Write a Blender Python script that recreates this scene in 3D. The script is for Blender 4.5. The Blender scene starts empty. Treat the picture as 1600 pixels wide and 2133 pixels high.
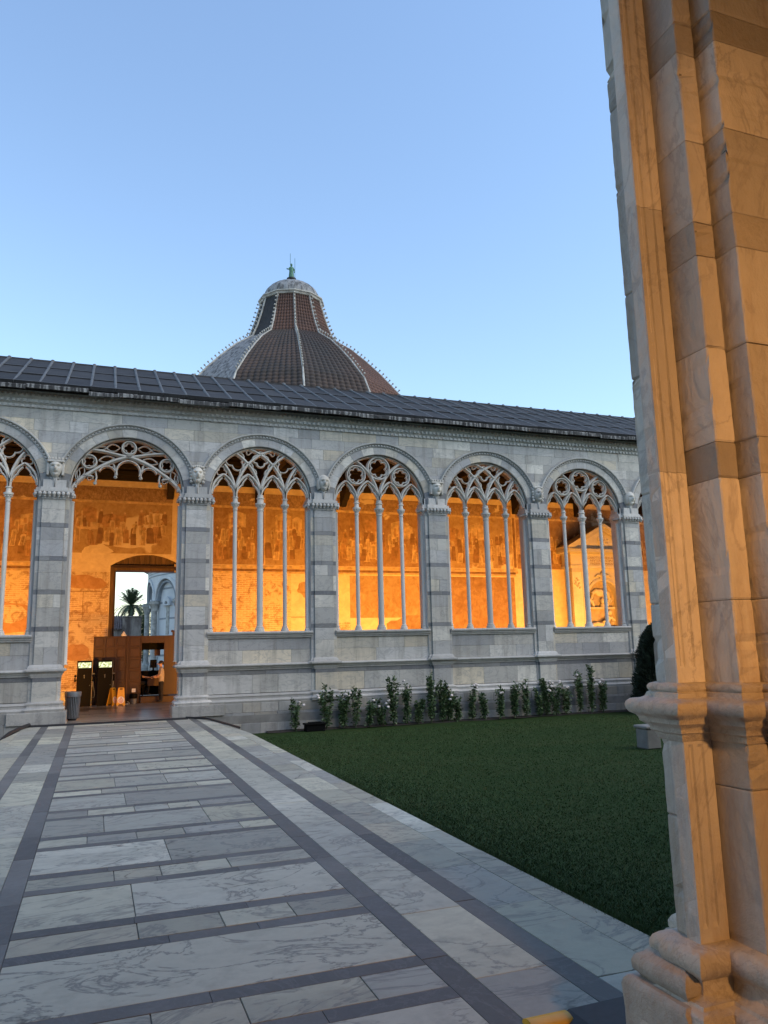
import bpy, bmesh, math, random
import numpy as np
from mathutils import Vector, Matrix
random.seed(7); np.random.seed(7)
R = math.radians
sc = bpy.context.scene
col = sc.collection

# ------------------------------------------------------------------ camera (from the photograph's vanishing points)
H = 1.89                     # eye height above the paved path
D = 23.8                     # distance of the far arcade
F = 1600.0
def _n(v): return v / np.linalg.norm(v)
_vx = _n(np.array([5145 - 800, 1248 - 1066.5, F])); _vy = _n(np.array([199 - 800, 1363 - 1066.5, F]))
_vx = _n(_vx - _vy * _vx.dot(_vy)); _vz = np.cross(_vx, _vy)
RM = np.stack([_vx, _vy, _vz])
def P(u, v, Y):              # photo pixel -> point on the plane Y
    r = RM @ np.array([u - 800, v - 1066.5, F]); r = r * Y / r[1]
    return float(r[0]), float(r[2] + H)
cam = bpy.data.objects.new('camera', bpy.data.cameras.new('camera')); col.objects.link(cam)
cam.data.sensor_fit = 'HORIZONTAL'; cam.data.sensor_width = 36; cam.data.lens = 36
cam.data.clip_start = 0.05; cam.data.clip_end = 3000
M = Matrix(((RM[0][0], -RM[0][1], -RM[0][2], 0), (RM[1][0], -RM[1][1], -RM[1][2], 0), (RM[2][0], -RM[2][1], -RM[2][2], H), (0, 0, 0, 1)))
cam.matrix_world = M
sc.camera = cam

# ------------------------------------------------------------------ sky, sun, exposure
SUN_EL, SUN_AZ = 42.0, 132.0       # soft evening light from behind the viewer's right shoulder (azimuth from +Y towards +X)
w = bpy.data.worlds.new('World'); sc.world = w; w.use_nodes = True
nt = w.node_tree; nt.nodes.clear()
sky = nt.nodes.new('ShaderNodeTexSky'); sky.sky_type = 'NISHITA'; sky.sun_disc = False
sky.sun_elevation = R(SUN_EL); sky.sun_rotation = R(SUN_AZ); sky.altitude = 0
sky.air_density = 1.5; sky.dust_density = 0.2; sky.ozone_density = 5.0
hs = nt.nodes.new('ShaderNodeHueSaturation'); hs.inputs['Saturation'].default_value = 0.94
bg = nt.nodes.new('ShaderNodeBackground'); bg.inputs['Strength'].default_value = 0.15
wo = nt.nodes.new('ShaderNodeOutputWorld')
nt.links.new(sky.outputs[0], hs.inputs['Color']); nt.links.new(hs.outputs[0], bg.inputs[0]); nt.links.new(bg.outputs[0], wo.inputs[0])
sl = bpy.data.lights.new('sun', 'SUN'); sl.energy = 1.05; sl.angle = R(60); sl.color = (1, .80, .52)
sun = bpy.data.objects.new('sun', sl); col.objects.link(sun)
_d = Vector((math.sin(R(SUN_AZ)) * math.cos(R(SUN_EL)), math.cos(R(SUN_AZ)) * math.cos(R(SUN_EL)), math.sin(R(SUN_EL))))
sun.rotation_euler = _d.to_track_quat('Z', 'Y').to_euler()
sc.view_settings.view_transform = 'Standard'; sc.view_settings.look = 'None'
sc.view_settings.gamma = 1; sc.view_settings.use_curve_mapping = False
sc.view_settings.exposure = 0.85
try:
    sc.cycles.use_denoising = True
except Exception: pass
FLOOD_W, NEAR_W = 112.0, 31.0
LAMP_COL = (1.0, 0.39, 0.045); NEAR_COL = (1.0, .46, .14)

# ------------------------------------------------------------------ mesh helpers
class MB:
    def __init__(s): s.v = []; s.f = []; s.mi = []; s.cur = 0
    def add(s, vs, fs):
        o = len(s.v); s.v += [tuple(map(float, p)) for p in vs]; s.f += [tuple(i + o for i in f) for f in fs]; s.mi += [s.cur] * len(fs)
    def box(s, x0, x1, y0, y1, z0, z1, b=0.0):
        if b <= 0:
            s.add([(x, y, z) for x in (x0, x1) for y in (y0, y1) for z in (z0, z1)],
                  [(0, 1, 3, 2), (4, 6, 7, 5), (0, 4, 5, 1), (2, 3, 7, 6), (0, 2, 6, 4), (1, 5, 7, 3)]); return
        lo = (x0, y0, z0); hi = (x1, y1, z1); vs = []; idx = {}
        for sx in (0, 1):
            for sy in (0, 1):
                for sz in (0, 1):
                    sg = (sx, sy, sz)
                    for a in range(3):
                        p = []
                        for k in range(3):
                            e = hi[k] if sg[k] else lo[k]
                            if k != a: e += (-b if sg[k] else b)
                            p.append(e)
                        idx[(sg, a)] = len(vs); vs.append(p)
        fs = []
        for a in range(3):
            o = [k for k in range(3) if k != a]
            for sgn in (0, 1):
                q = []
                for u, v in ((0, 0), (1, 0), (1, 1), (0, 1)):
                    sg = [0, 0, 0]; sg[a] = sgn; sg[o[0]] = u; sg[o[1]] = v; q.append(idx[(tuple(sg), a)])
                fs.append(tuple(q))
            for u in (0, 1):
                for v in (0, 1):
                    s0 = [0, 0, 0]; s1 = [0, 0, 0]; s0[o[0]] = s1[o[0]] = u; s0[o[1]] = s1[o[1]] = v; s1[a] = 1
                    s0 = tuple(s0); s1 = tuple(s1)
                    fs.append((idx[(s0, o[0])], idx[(s1, o[0])], idx[(s1, o[1])], idx[(s0, o[1])]))
        for sx in (0, 1):
            for sy in (0, 1):
                for sz in (0, 1): fs.append(tuple(idx[((sx, sy, sz), a)] for a in range(3)))
        s.add(vs, fs)
    def prism(s, poly, y0, y1):            # polygon in (x, z) extruded along y
        n = len(poly)
        s.add([(x, y0, z) for x, z in poly] + [(x, y1, z) for x, z in poly],
              [tuple(range(n)), tuple(range(2 * n - 1, n - 1, -1))] + [(i, (i + 1) % n, n + (i + 1) % n, n + i) for i in range(n)])
    def slab(s, poly, z0, z1, c=.004):     # convex polygon in (x, y) with a chamfered top
        n = len(poly); cx = sum(p[0] for p in poly) / n; cy = sum(p[1] for p in poly) / n
        def ins(p):
            dx, dy = cx - p[0], cy - p[1]
            return (p[0] + math.copysign(min(c, abs(dx)), dx), p[1] + math.copysign(min(c, abs(dy)), dy))
        s.add([(x, y, z0) for x, y in poly] + [(x, y, z1 - c) for x, y in poly] + [(*ins(p), z1) for p in poly],
              [tuple(range(n))] + [(i, (i + 1) % n, n + (i + 1) % n, n + i) for i in range(n)] +
              [(n + i, n + (i + 1) % n, 2 * n + (i + 1) % n, 2 * n + i) for i in range(n)] + [tuple(range(2 * n, 3 * n))])
    def rings(s, rs, closed=True, cap=True):   # list of equally long vertex rings
        n = len(rs[0]); vs = [p for r in rs for p in r]; fs = []
        m = n if closed else n - 1
        for k in range(len(rs) - 1):
            for i in range(m): fs.append((k * n + i, k * n + (i + 1) % n, (k + 1) * n + (i + 1) % n, (k + 1) * n + i))
        if cap and closed: fs.append(tuple(range(n - 1, -1, -1))); fs.append(tuple((len(rs) - 1) * n + i for i in range(n)))
        s.add(vs, fs)
    def lathe(s, prof, c=(0, 0, 0), n=16, a0=0, a1=None, sx=1, sy=1):
        full = a1 is None
        aa = [2 * math.pi * i / n for i in range(n)] if full else [a0 + (a1 - a0) * i / n for i in range(n + 1)]
        s.rings([[(c[0] + r * math.cos(a) * sx, c[1] + r * math.sin(a) * sy, c[2] + z) for a in aa] for r, z in prof], closed=full, cap=full)
    def tube(s, pts, r, n=6, r1=None):
        pts = [Vector(p) for p in pts]; rs = []; up = Vector((0.13, 0.21, 1)).normalized()
        for i, p in enumerate(pts):
            t = (pts[min(i + 1, len(pts) - 1)] - pts[max(i - 1, 0)]).normalized()
            a = t.cross(up)
            if a.length < .05: a = t.cross(Vector((1, 0, 0)))
            a.normalize(); b = t.cross(a)
            rr = r if r1 is None else r + (r1 - r) * i / (len(pts) - 1)
            rs.append([p + (a * math.cos(2 * math.pi * k / n) + b * math.sin(2 * math.pi * k / n)) * rr for k in range(n)])
        s.rings(rs)
    def stroke(s, pts, wd, d, y0, closed=False):   # moulded stone bar along a curve in the (x, z) plane
        n = len(pts); rs = []
        for i, (x, z) in enumerate(pts):
            if closed: a, b = pts[i - 1], pts[(i + 1) % n]
            else: a, b = pts[max(i - 1, 0)], pts[min(i + 1, n - 1)]
            tx, tz = b[0] - a[0], b[1] - a[1]; l = math.hypot(tx, tz) or 1; nx, nz = -tz / l, tx / l
            rs.append([(x + nx * t, y, z + nz * t) for t, y in ((-wd / 2, y0 + d), (-wd / 2, y0 + .45 * d), (-wd * .16, y0), (wd * .16, y0), (wd / 2, y0 + .45 * d), (wd / 2, y0 + d))])
        if closed: rs.append(rs[0])
        s.rings(rs, cap=not closed)
    def ball(s, c, r, n=8, m=6, sx=1, sy=1, sz=1):
        s.lathe([(r * math.sin(math.pi * k / m) + 1e-4, -r * math.cos(math.pi * k / m) * sz) for k in range(m + 1)], c, n, sx=sx, sy=sy)
    def build(s, name, mat, parent=None, smooth=False, recalc=True):
        me = bpy.data.meshes.new(name); me.from_pydata(s.v, [], s.f)
        mats = mat if isinstance(mat, (list, tuple)) else [mat]
        for m in mats: me.materials.append(m)
        if len(mats) > 1: me.polygons.foreach_set('material_index', s.mi)
        if recalc:
            bm = bmesh.new(); bm.from_mesh(me); bmesh.ops.recalc_face_normals(bm, faces=bm.faces); bm.to_mesh(me); bm.free()
        if smooth:
            me.polygons.foreach_set('use_smooth', [True] * len(me.polygons))
            if smooth != 'all':
                try: me.set_sharp_from_angle(angle=R(38))
                except Exception: pass
        me.update()
        o = bpy.data.objects.new(name, me); col.objects.link(o)
        if parent: o.parent = parent
        return o
def tag(o, label=None, cat=None, group=None, kind=None):
    if label: o['label'] = label
    if cat: o['category'] = cat
    if group: o['group'] = group
    if kind: o['kind'] = kind
    return o
def empty(name, loc=(0, 0, 0)):
    o = bpy.data.objects.new(name, None); o.empty_display_size = .3; col.objects.link(o); o.location = loc
    return o
def thing(name, label, cat, group=None): return tag(empty(name), label, cat, group)
def boxo(name, mat, parent, *a, b=.004):
    m = MB(); m.box(*a, b=b); return m.build(name, mat, parent)
def copy_tree(o, parent=None):
    c = o.copy(); col.objects.link(c); c.parent = parent
    for ch in list(o.children): copy_tree(ch, c)
    return c
U = random.uniform

# ------------------------------------------------------------------ materials
class NT:
    def __init__(s, name):
        s.m = bpy.data.materials.new(name); s.m.use_nodes = True; s.t = s.m.node_tree
        s.b = s.t.nodes['Principled BSDF']; s.L = s.t.links
        s.co = None
    def n(s, typ, **kw):
        nd = s.t.nodes.new(typ)
        for k, v in kw.items():
            if k.startswith('i_'):
                key = k[2:]; key = int(key) if key.isdigit() else key.replace('_', ' ')
                if hasattr(v, 'is_output'): s.L.new(v, nd.inputs[key])
                else: nd.inputs[key].default_value = v
            else: setattr(nd, k, v)
        return nd
    def coord(s, rnd=True, scale=(1, 1, 1), out='Object'):
        tc = s.n('ShaderNodeTexCoord'); v = tc.outputs[out]
        if rnd:
            oi = s.n('ShaderNodeObjectInfo'); mu = s.n('ShaderNodeMath', operation='MULTIPLY', i_0=oi.outputs['Random'], i_1=57.3)
            cb = s.n('ShaderNodeCombineXYZ', i_X=mu.outputs[0], i_Y=mu.outputs[0], i_Z=mu.outputs[0])
            v = s.n('ShaderNodeVectorMath', operation='ADD', i_0=v, i_1=cb.outputs[0]).outputs[0]
        return s.n('ShaderNodeMapping', i_Vector=v, i_Scale=scale).outputs[0]
    def noise(s, v, sc=1, det=6, dis=0, rough=.55): return s.n('ShaderNodeTexNoise', i_Vector=v, i_Scale=sc, i_Detail=det, i_Distortion=dis, i_Roughness=rough).outputs['Fac']
    def ramp(s, f, stops, interp='LINEAR'):
        nd = s.n('ShaderNodeValToRGB', i_Fac=f); cr = nd.color_ramp; cr.interpolation = interp
        while len(cr.elements) < len(stops): cr.elements.new(.5)
        for e, (p, c) in zip(cr.elements, stops):
            e.position = p; e.color = (*c, 1) if isinstance(c, tuple) else (c, c, c, 1)
        return nd.outputs[0]
    def mix(s, f, a, b, mode='MIX'):
        nd = s.n('ShaderNodeMix', data_type='RGBA', blend_type=mode)
        for i, v in ((0, f), (6, a), (7, b)):
            if hasattr(v, 'is_output'): s.L.new(v, nd.inputs[i])
            elif isinstance(v, (int, float)): nd.inputs[i].default_value = v
            else: nd.inputs[i].default_value = (*v, 1)
        return nd.outputs[2]
    def bump(s, h, st=.3, dist=.02, prev=None):
        nd = s.n('ShaderNodeBump', i_Strength=st, i_Distance=dist, i_Height=h)
        if prev: s.L.new(prev, nd.inputs['Normal'])
        s.L.new(nd.outputs[0], s.b.inputs['Normal']); return nd.outputs[0]
    def out(s, c=None, rough=.6, metal=0, spec=.5):
        if c is not None:
            if hasattr(c, 'is_output'): s.L.new(c, s.b.inputs['Base Color'])
            else: s.b.inputs['Base Color'].default_value = (*c, 1)
        if hasattr(rough, 'is_output'): s.L.new(rough, s.b.inputs['Roughness'])
        else: s.b.inputs['Roughness'].default_value = rough
        s.b.inputs['Metallic'].default_value = metal
        s.b.inputs['Specular IOR Level'].default_value = spec
        return s.m
def flat(name, c, rough=.6, metal=0, ns=0, amt=.25, bump=0):
    t = NT(name)
    if ns:
        f = t.noise(t.coord(), ns, 5); cc = t.mix(t.ramp(f, [(.3, 0.0), (.7, 1.0)]), tuple(x * (1 - amt) for x in c), tuple(min(1, x * (1 + amt)) for x in c))
        if bump: t.bump(f, bump, .01)
        return t.out(cc, rough, metal)
    return t.out(c, rough, metal)
def marble(name, tones, vein=(.2, .21, .22), vamt=.5, vscale=1.3, dirt=.35, dirtcol=(.16, .15, .13), rough=.55, stretch=(1, 1, 1), bump=.25, wear=0, crack=0):
    """stone: one tone per block, drawn by the object's random number, with veins, blotches, streaks and soft relief"""
    t = NT(name); v = t.coord(scale=stretch); oi = t.n('ShaderNodeObjectInfo')
    n = len(tones); base = t.ramp(oi.outputs['Random'], [(i / n, c) for i, c in enumerate(tones)], 'CONSTANT')
    wn = t.n('ShaderNodeTexWhiteNoise', noise_dimensions='1D', i_W=oi.outputs['Random'])
    br = t.n('ShaderNodeMapRange', i_Value=wn.outputs[0], i_3=.74, i_4=1.14).outputs[0]
    base = t.mix(1.0, base, t.n('ShaderNodeCombineColor', i_0=br, i_1=br, i_2=br).outputs[0], 'MULTIPLY')
    big = t.noise(v, vscale * .7, 5, .6)
    base = t.mix(t.ramp(big, [(.35, 0.0), (.7, .55)]), base, tuple(x * .72 for x in tones[0]))
    vn = t.noise(v, vscale, 8, 1.6, .62)
    ab = t.n('ShaderNodeMath', operation='ABSOLUTE', i_0=t.n('ShaderNodeMath', operation='SUBTRACT', i_0=vn, i_1=.5).outputs[0]).outputs[0]
    base = t.mix(t.n('ShaderNodeMath', operation='MULTIPLY', i_0=t.ramp(ab, [(0, 1.0), (.026, 0.0)]), i_1=vamt).outputs[0], base, vein)
    sp = t.noise(t.coord(False, scale=(3.2, 3.2, .35)), 1.3, 6, 0, .65)
    base = t.mix(t.n('ShaderNodeMath', operation='MULTIPLY', i_0=t.ramp(sp, [(.5, 0.0), (.72, 1.0)]), i_1=dirt).outputs[0], base, dirtcol)
    fine = t.noise(v, vscale * 9, 6, .3, .7)
    if crack:                                     # hairline breaks, only in places
        wv_ = t.n('ShaderNodeVectorMath', operation='ADD', i_0=v, i_1=t.n('ShaderNodeVectorMath', operation='SCALE', i_0=t.n('ShaderNodeTexNoise', i_Vector=v, i_Scale=3.0, i_Detail=5).outputs['Color'], i_Scale=.35).outputs[0]).outputs[0]
        ce = t.n('ShaderNodeTexVoronoi', i_Vector=wv_, i_Scale=.85, feature='DISTANCE_TO_EDGE').outputs['Distance']
        mk = t.ramp(t.noise(v, .8, 3), [(.5, 0.0), (.58, 1.0)])
        cr_ = t.n('ShaderNodeMath', operation='MULTIPLY', i_0=t.ramp(ce, [(0, 1.0), (.012, 0.0)]), i_1=mk).outputs[0]
        base = t.mix(t.n('ShaderNodeMath', operation='MULTIPLY', i_0=cr_, i_1=crack).outputs[0], base, (.05, .05, .045))
    base = t.mix(t.ramp(fine, [(.3, .22), (.62, 0.0)]), base, tuple(x * .5 for x in tones[0]))
    p = t.bump(fine, bump, .012)
    if wear:
        wv = t.noise(v, vscale * 2.6, 7, .5, .62)
        t.bump(wv, wear, .05, p)
    return t.out(base, rough, 0, .3)
MT = {}
MT['facade'] = marble('facade_marble', [(.50, .485, .44), (.60, .57, .50), (.43, .425, .41), (.64, .56, .42), (.53, .51, .46), (.68, .65, .57), (.39, .39, .385), (.61, .555, .44), (.54, .53, .50)], vamt=.45, dirt=.52, stretch=(.8, 1, 1.6))
MT['trim'] = marble('trim_marble', [(.52, .505, .47), (.57, .55, .51), (.48, .475, .45)], vamt=.25, vscale=2, dirt=.42, dirtcol=(.2, .19, .17))
MT['tracery'] = marble('tracery_marble', [(.66, .63, .56), (.62, .59, .53)], vamt=.12, vscale=3, dirt=.45, dirtcol=(.30, .28, .24))
MT['band'] = marble('dark_band_marble', [(.21, .215, .22), (.25, .25, .24), (.19, .195, .205)], vein=(.34, .35, .36), vamt=.25, dirt=.2, dirtcol=(.1, .1, .1))
MT['plinth'] = marble('plinth_marble', [(.36, .355, .33), (.40, .365, .30), (.32, .325, .32), (.43, .415, .38), (.28, .28, .27)], vamt=.4, dirt=.5, dirtcol=(.12, .12, .11), bump=.4)
MT['core'] = flat('mortar_core', (.20, .195, .18), .9, 0, 3)
MT['path'] = marble('path_marble', [(.43, .42, .345), (.50, .48, .375), (.355, .35, .31), (.55, .525, .40), (.395, .39, .335), (.47, .43, .325), (.60, .58, .48)], vein=(.12, .125, .13), vamt=.55, vscale=1.1, dirt=.4, dirtcol=(.17, .165, .15), rough=.72, stretch=(.8, 1.5, 1), bump=.25, crack=.7)
MT['path_veined'] = marble('veined_path_marble', [(.62, .595, .475), (.66, .64, .53)], vein=(.12, .12, .12), vamt=.75, vscale=1.25, dirt=.3, rough=.7, stretch=(.8, 1.35, 1), bump=.22, crack=.9)
MT['path_band'] = marble('dark_path_marble', [(.155, .155, .148), (.185, .182, .17), (.135, .136, .134)], vein=(.22, .22, .22), vamt=.3, vscale=2, dirt=.25, dirtcol=(.17, .17, .17), rough=.72)
MT['near'] = marble('worn_pier_marble', [(.66, .62, .56), (.70, .66, .60), (.60, .57, .53)], vein=(.34, .31, .30), vamt=.5, vscale=1.7, dirt=.8, dirtcol=(.34, .23, .14), rough=.55, stretch=(1, 1, .6), bump=.5, wear=.5)
MT['near_dark'] = marble('worn_pier_dark_marble', [(.46, .425, .38), (.52, .475, .42)], vein=(.33, .3, .27), vamt=.3, vscale=4, dirt=.35, dirtcol=(.1, .09, .08), bump=.4, wear=.4)
MT['near_mould'] = marble('weathered_moulding_marble', [(.56, .51, .44), (.60, .55, .47)], vein=(.30, .24, .19), vamt=.45, vscale=5, dirt=.45, dirtcol=(.25, .19, .14), bump=.45, wear=.35)
MT['black'] = flat('black_plastic', (.004, .004, .004), .6); MT['black'].node_tree.nodes['Principled BSDF'].inputs['Specular IOR Level'].default_value = .08
MT['rubber'] = flat('black_rubber', (.016, .016, .018), .6, 0, 20, .4)
MT['yellow'] = flat('yellow_plastic', (.62, .33, .02), .4, 0, 6, .15)
MT['white'] = flat('white_plastic', (.75, .74, .72), .45)
MT['red'] = flat('red_print', (.45, .04, .05), .5)
MT['greyp'] = flat('grey_painted_metal', (.15, .165, .18), .5, .2, 5, .25)
MT['skin'] = flat('skin', (.50, .29, .20), .5)
MT['shirt'] = flat('beige_cloth', (.42, .36, .29), .85, 0, 12, .15)
MT['cloth'] = flat('black_cloth', (.014, .014, .016), .9)
MT['hair'] = flat('dark_hair', (.018, .012, .009), .5)
MT['stem'] = flat('green_stem', (.04, .06, .022), .7, 0, 8)
MT['petal'] = flat('pale_petal', (.72, .64, .60), .6, 0, 9, .12)
MT['soil'] = flat('dark_soil', (.028, .022, .017), .95, 0, 9, .5, .8)
MT['bronze'] = flat('green_bronze', (.07, .17, .12), .6, .3, 6, .5)
MT['iron'] = flat('dark_iron', (.03, .03, .032), .5, .6, 6)
def leafmat(name, a, b, rough=.5):
    t = NT(name); g = t.n('ShaderNodeNewGeometry')
    c = t.mix(g.outputs['Random Per Island'], a, b); t.out(c, rough)
    return t.m
MT['leaf'] = leafmat('rose_leaf', (.036, .075, .026), (.10, .155, .06))
MT['yew'] = leafmat('yew_needles', (.006, .014, .007), (.022, .04, .018), .7)
MT['palm'] = leafmat('palm_leaf', (.03, .05, .022), (.075, .10, .045), .5)
MT['blade'] = leafmat('grass_blade', (.026, .054, .013), (.048, .095, .023), .9)
def wood(name, a, b, sc=(6, 6, .6), rough=.5):
    t = NT(name); f = t.noise(t.coord(scale=sc), 2, 6, .8); f2 = t.noise(t.coord(scale=(1, 1, 1)), 1.5, 3)
    c = t.mix(t.ramp(f, [(.3, 0.0), (.7, 1.0)]), a, b); c = t.mix(t.ramp(f2, [(.4, .4), (.65, 0.0)]), c, tuple(x * .5 for x in a))
    t.bump(f, .15, .004); return t.out(c, rough)
MT['panel'] = wood('brown_panel_wood', (.036, .0145, .006), (.062, .024, .0095))
MT['timber'] = wood('dark_roof_timber', (.007, .004, .003), (.014, .008, .005), (1.2, 6, 6), .85)
MT['doorwood'] = wood('old_door_timber', (.05, .028, .014), (.15, .085, .04), (7, 3, .5), .7)
# roof lead
def lead(name, a, b, streak, samt, ssc=(9, 9, .8)):
    t = NT(name); v = t.coord(); f = t.noise(v, 1.6, 6, .4); oi = t.n('ShaderNodeObjectInfo')
    br = t.n('ShaderNodeMapRange', i_Value=oi.outputs['Random'], i_3=.75, i_4=1.2).outputs[0]
    c = t.mix(t.ramp(f, [(.3, 0.0), (.7, 1.0)]), a, b)
    c = t.mix(1.0, c, t.n('ShaderNodeCombineColor', i_0=br, i_1=br, i_2=br).outputs[0], 'MULTIPLY')
    s = t.noise(t.coord(scale=ssc), 1.5, 5, 0, .6)
    c = t.mix(t.n('ShaderNodeMath', operation='MULTIPLY', i_0=t.ramp(s, [(.48, 0.0), (.6, 1.0)]), i_1=samt).outputs[0], c, streak)
    t.bump(f, .25, .02); return t.out(c, .8, 0, .25)
MT['lead'] = lead('roof_lead', (.026, .026, .028), (.044, .043, .044), (.075, .075, .075), .2)
MT['eave'] = lead('streaked_eave_lead', (.03, .03, .031), (.06, .06, .06), (.30, .30, .29), .8)
MT['batten'] = flat('pale_roll_lead', (.10, .098, .092), .6, .1, 3, .35)  # paler than the panels: sky reflection put into the roll colour
MT['dome_lead'] = lead('dome_lead', (.17, .175, .18), (.28, .285, .29), (.045, .045, .046), .75, (1.6, 1.6, .12))
def tiles(name, a, b, c3):
    t = NT(name); v = t.coord(False)
    f = t.noise(v, 1.1, 6, .3, .65); g = t.noise(v, .22, 4); vo = t.n('ShaderNodeTexVoronoi', i_Vector=v, i_Scale=1.8).outputs['Color']
    c = t.mix(t.ramp(f, [(.32, 0.0), (.68, 1.0)]), a, b)
    c = t.mix(.35, c, t.mix(vo, a, b)); c = t.mix(t.ramp(g, [(.4, 0.0), (.65, .8)]), c, c3)
    w_ = t.n('ShaderNodeTexWave', wave_type='BANDS', bands_direction='Z', i_Vector=v, i_Scale=.62).outputs['Fac']
    c = t.mix(t.ramp(w_, [(.0, .65), (.3, 0.0)]), c, tuple(x * .3 for x in a)); t.bump(w_, .8, .1)
    return t.out(c, .85)
MT['tile_red'] = tiles('red_roof_tile', (.082, .042, .030), (.145, .072, .050), (.065, .039, .032))
MT['tile_dark'] = tiles('dark_roof_tile', (.046, .034, .028), (.085, .053, .04), (.029, .028, .026))  # darker, greyer tones for the dome faces turned to the viewer
# distant marble
t = NT('baptistery_marble'); v = t.coord(False); f = t.noise(v, .5, 6, .4)
c = t.mix(t.ramp(f, [(.3, 0.0), (.7, 1.0)]), (.44, .46, .48), (.58, .60, .61))
sz = t.n('ShaderNodeSeparateXYZ', i_0=v).outputs[2]
MT['bapt'] = t.out(c, .7)
MT['bapt_dark'] = flat('baptistery_dark_marble', (.20, .225, .25), .7, 0, 1, .2)
MT['bapt_col'] = flat('baptistery_column_stone', (.30, .30, .28), .7, 0, 2.5, .4)
MT['rib'] = flat('white_rib_marble', (.38, .37, .34), .7, 0, 1.5, .35)
t = NT('stained_stucco'); v = t.coord(False, scale=(1, 1, .3)); f = t.noise(v, .9, 6, .3, .65)
MT['stucco'] = t.out(t.mix(t.ramp(f, [(.42, 0.0), (.62, 1.0)]), (.30, .255, .22), (.10, .075, .065)), .9)
MT['citytile'] = flat('old_wall_tile', (.13, .10, .095), .9, 0, 3, .5)
MT['bark'] = flat('palm_bark', (.07, .055, .04), .9, 0, 3, .5, .6)
MT['ground'] = flat('gravel_ground', (.20, .19, .165), .95, 0, .4, .25)
t = NT('lawn_turf'); v = t.coord(False); f = t.noise(v, 34, 8, 0, .8); g = t.noise(t.coord(False, scale=(.5, 1.3, 1)), .45, 5, .6)
c = t.mix(t.ramp(f, [(.3, 0.0), (.7, 1.0)]), (.015, .033, .009), (.028, .056, .014)); c = t.mix(t.ramp(g, [(.38, 0.0), (.64, .95)]), c, (.034, .051, .015))
t.bump(f, .5, .02); MT['lawn'] = t.out(c, .9, 0, .1)
# interior plaster, brick and fresco
def fresco(name, a, b, dark, fig=0.0, loss=.55, sc=1.0):
    t = NT(name); v = t.coord()
    f = t.noise(v, 1.4 * sc, 8, .9, .62); g = t.noise(v, 3.2 * sc, 8, .7, .7); l = t.noise(v, .55 * sc, 5, .4, .5)
    c = t.mix(t.ramp(f, [(.3, 0.0), (.7, 1.0)]), a, b)
    c = t.mix(t.ramp(g, [(.34, .8), (.62, 0.0)]), c, dark)
    if fig:
        vo = t.n('ShaderNodeTexVoronoi', i_Vector=t.coord(scale=(1.5, 1, .62)), i_Scale=2.1 * sc, feature='DISTANCE_TO_EDGE').outputs['Distance']
        c = t.mix(t.n('ShaderNodeMath', operation='MULTIPLY', i_0=t.ramp(vo, [(.0, 1.0), (.09, 0.0)]), i_1=fig).outputs[0], c, dark)
    c = t.mix(t.ramp(l, [(loss, 0.0), (loss + .03, 1.0)]), c, (.60, .48, .35))
    t.bump(g, .2, .006); return t.out(c, .9)
MT['fresco'] = fresco('faded_fresco', (.36, .24, .13), (.48, .35, .21), (.25, .14, .065), .14, .64)  # upper paintings kept darker: lamp falloff up the wall put into the colour
MT['fresco_b'] = fresco('brown_fresco', (.29, .17, .085), (.42, .28, .16), (.19, .095, .045), .14, .66)
MT['frieze'] = fresco('frieze_fresco', (.30, .19, .12), (.44, .31, .2), (.16, .09, .05), .5, .62, 2.0)
MT['plaster'] = fresco('bare_plaster', (.64, .52, .39), (.72, .60, .46), (.52, .40, .28), 0, .9)  # lightened so the lower wall carries the stronger lamplight in its colour
MT['fig_l'] = flat('fresco_pale_figure', (.49, .35, .21), .9, 0, 5, .35)
MT['fig_d'] = flat('fresco_dark_figure', (.22, .12, .06), .9, 0, 5, .35)
MT['fig_m'] = flat('fresco_ochre_figure', (.36, .21, .11), .9, 0, 5, .35)
t = NT('old_brickwork'); v = t.coord(False)
sw = t.n('ShaderNodeSeparateXYZ', i_0=v); cb = t.n('ShaderNodeCombineXYZ', i_X=sw.outputs[0], i_Y=sw.outputs[2], i_Z=sw.outputs[1]).outputs[0]
wob = t.n('ShaderNodeVectorMath', operation='ADD', i_0=cb, i_1=t.n('ShaderNodeVectorMath', operation='SCALE', i_0=t.n('ShaderNodeTexNoise', i_Vector=cb, i_Scale=1.2, i_Detail=4).outputs['Color'], i_Scale=.12).outputs[0]).outputs[0]
bk = t.n('ShaderNodeTexBrick', i_Vector=wob, i_Scale=1.0, i_Color1=(.54, .39, .26, 1), i_Color2=(.40, .25, .15, 1), i_Mortar=(.66, .54, .40, 1), i_Mortar_Size=.014, i_Brick_Width=.28, i_Row_Height=.085)
pl = t.noise(v, .8, 6, .6, .6); dk = t.noise(v, 3.2, 7, .8, .65)
c = t.mix(t.ramp(pl, [(.46, 0.0), (.60, .85)]), bk.outputs['Color'], (.60, .48, .34))
c = t.mix(t.ramp(dk, [(.36, .8), (.5, 0.0)]), c, (.24, .13, .07)); t.bump(bk.outputs['Fac'], -.5, .02)
MT['brick'] = t.out(c, .9)  # brick tones raised too, with the low lamplight put into them
MT['rust_plaster'] = fresco('rust_plaster', (.42, .23, .12), (.50, .30, .17), (.30, .15, .07), 0, .72)
MT['tomb'] = marble('tomb_marble', [(.62, .57, .48), (.66, .61, .52)], vein=(.42, .34, .25), vamt=.3, vscale=2, dirt=.2, dirtcol=(.4, .3, .2))
MT['tomb_dark'] = flat('tomb_shaded_stone', (.36, .29, .21), .8, 0, 4, .25)  # tomb stone toned down: shade of niche and wall slot put into colour
t = NT('gallery_floor_stone'); v = t.coord(); f = t.noise(v, 2.2, 6, 1, .6)
MT['gfloor'] = t.out(t.mix(t.ramp(f, [(.3, 0.0), (.7, 1.0)]), (.20, .175, .15), (.34, .30, .26)), .28)
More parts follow.
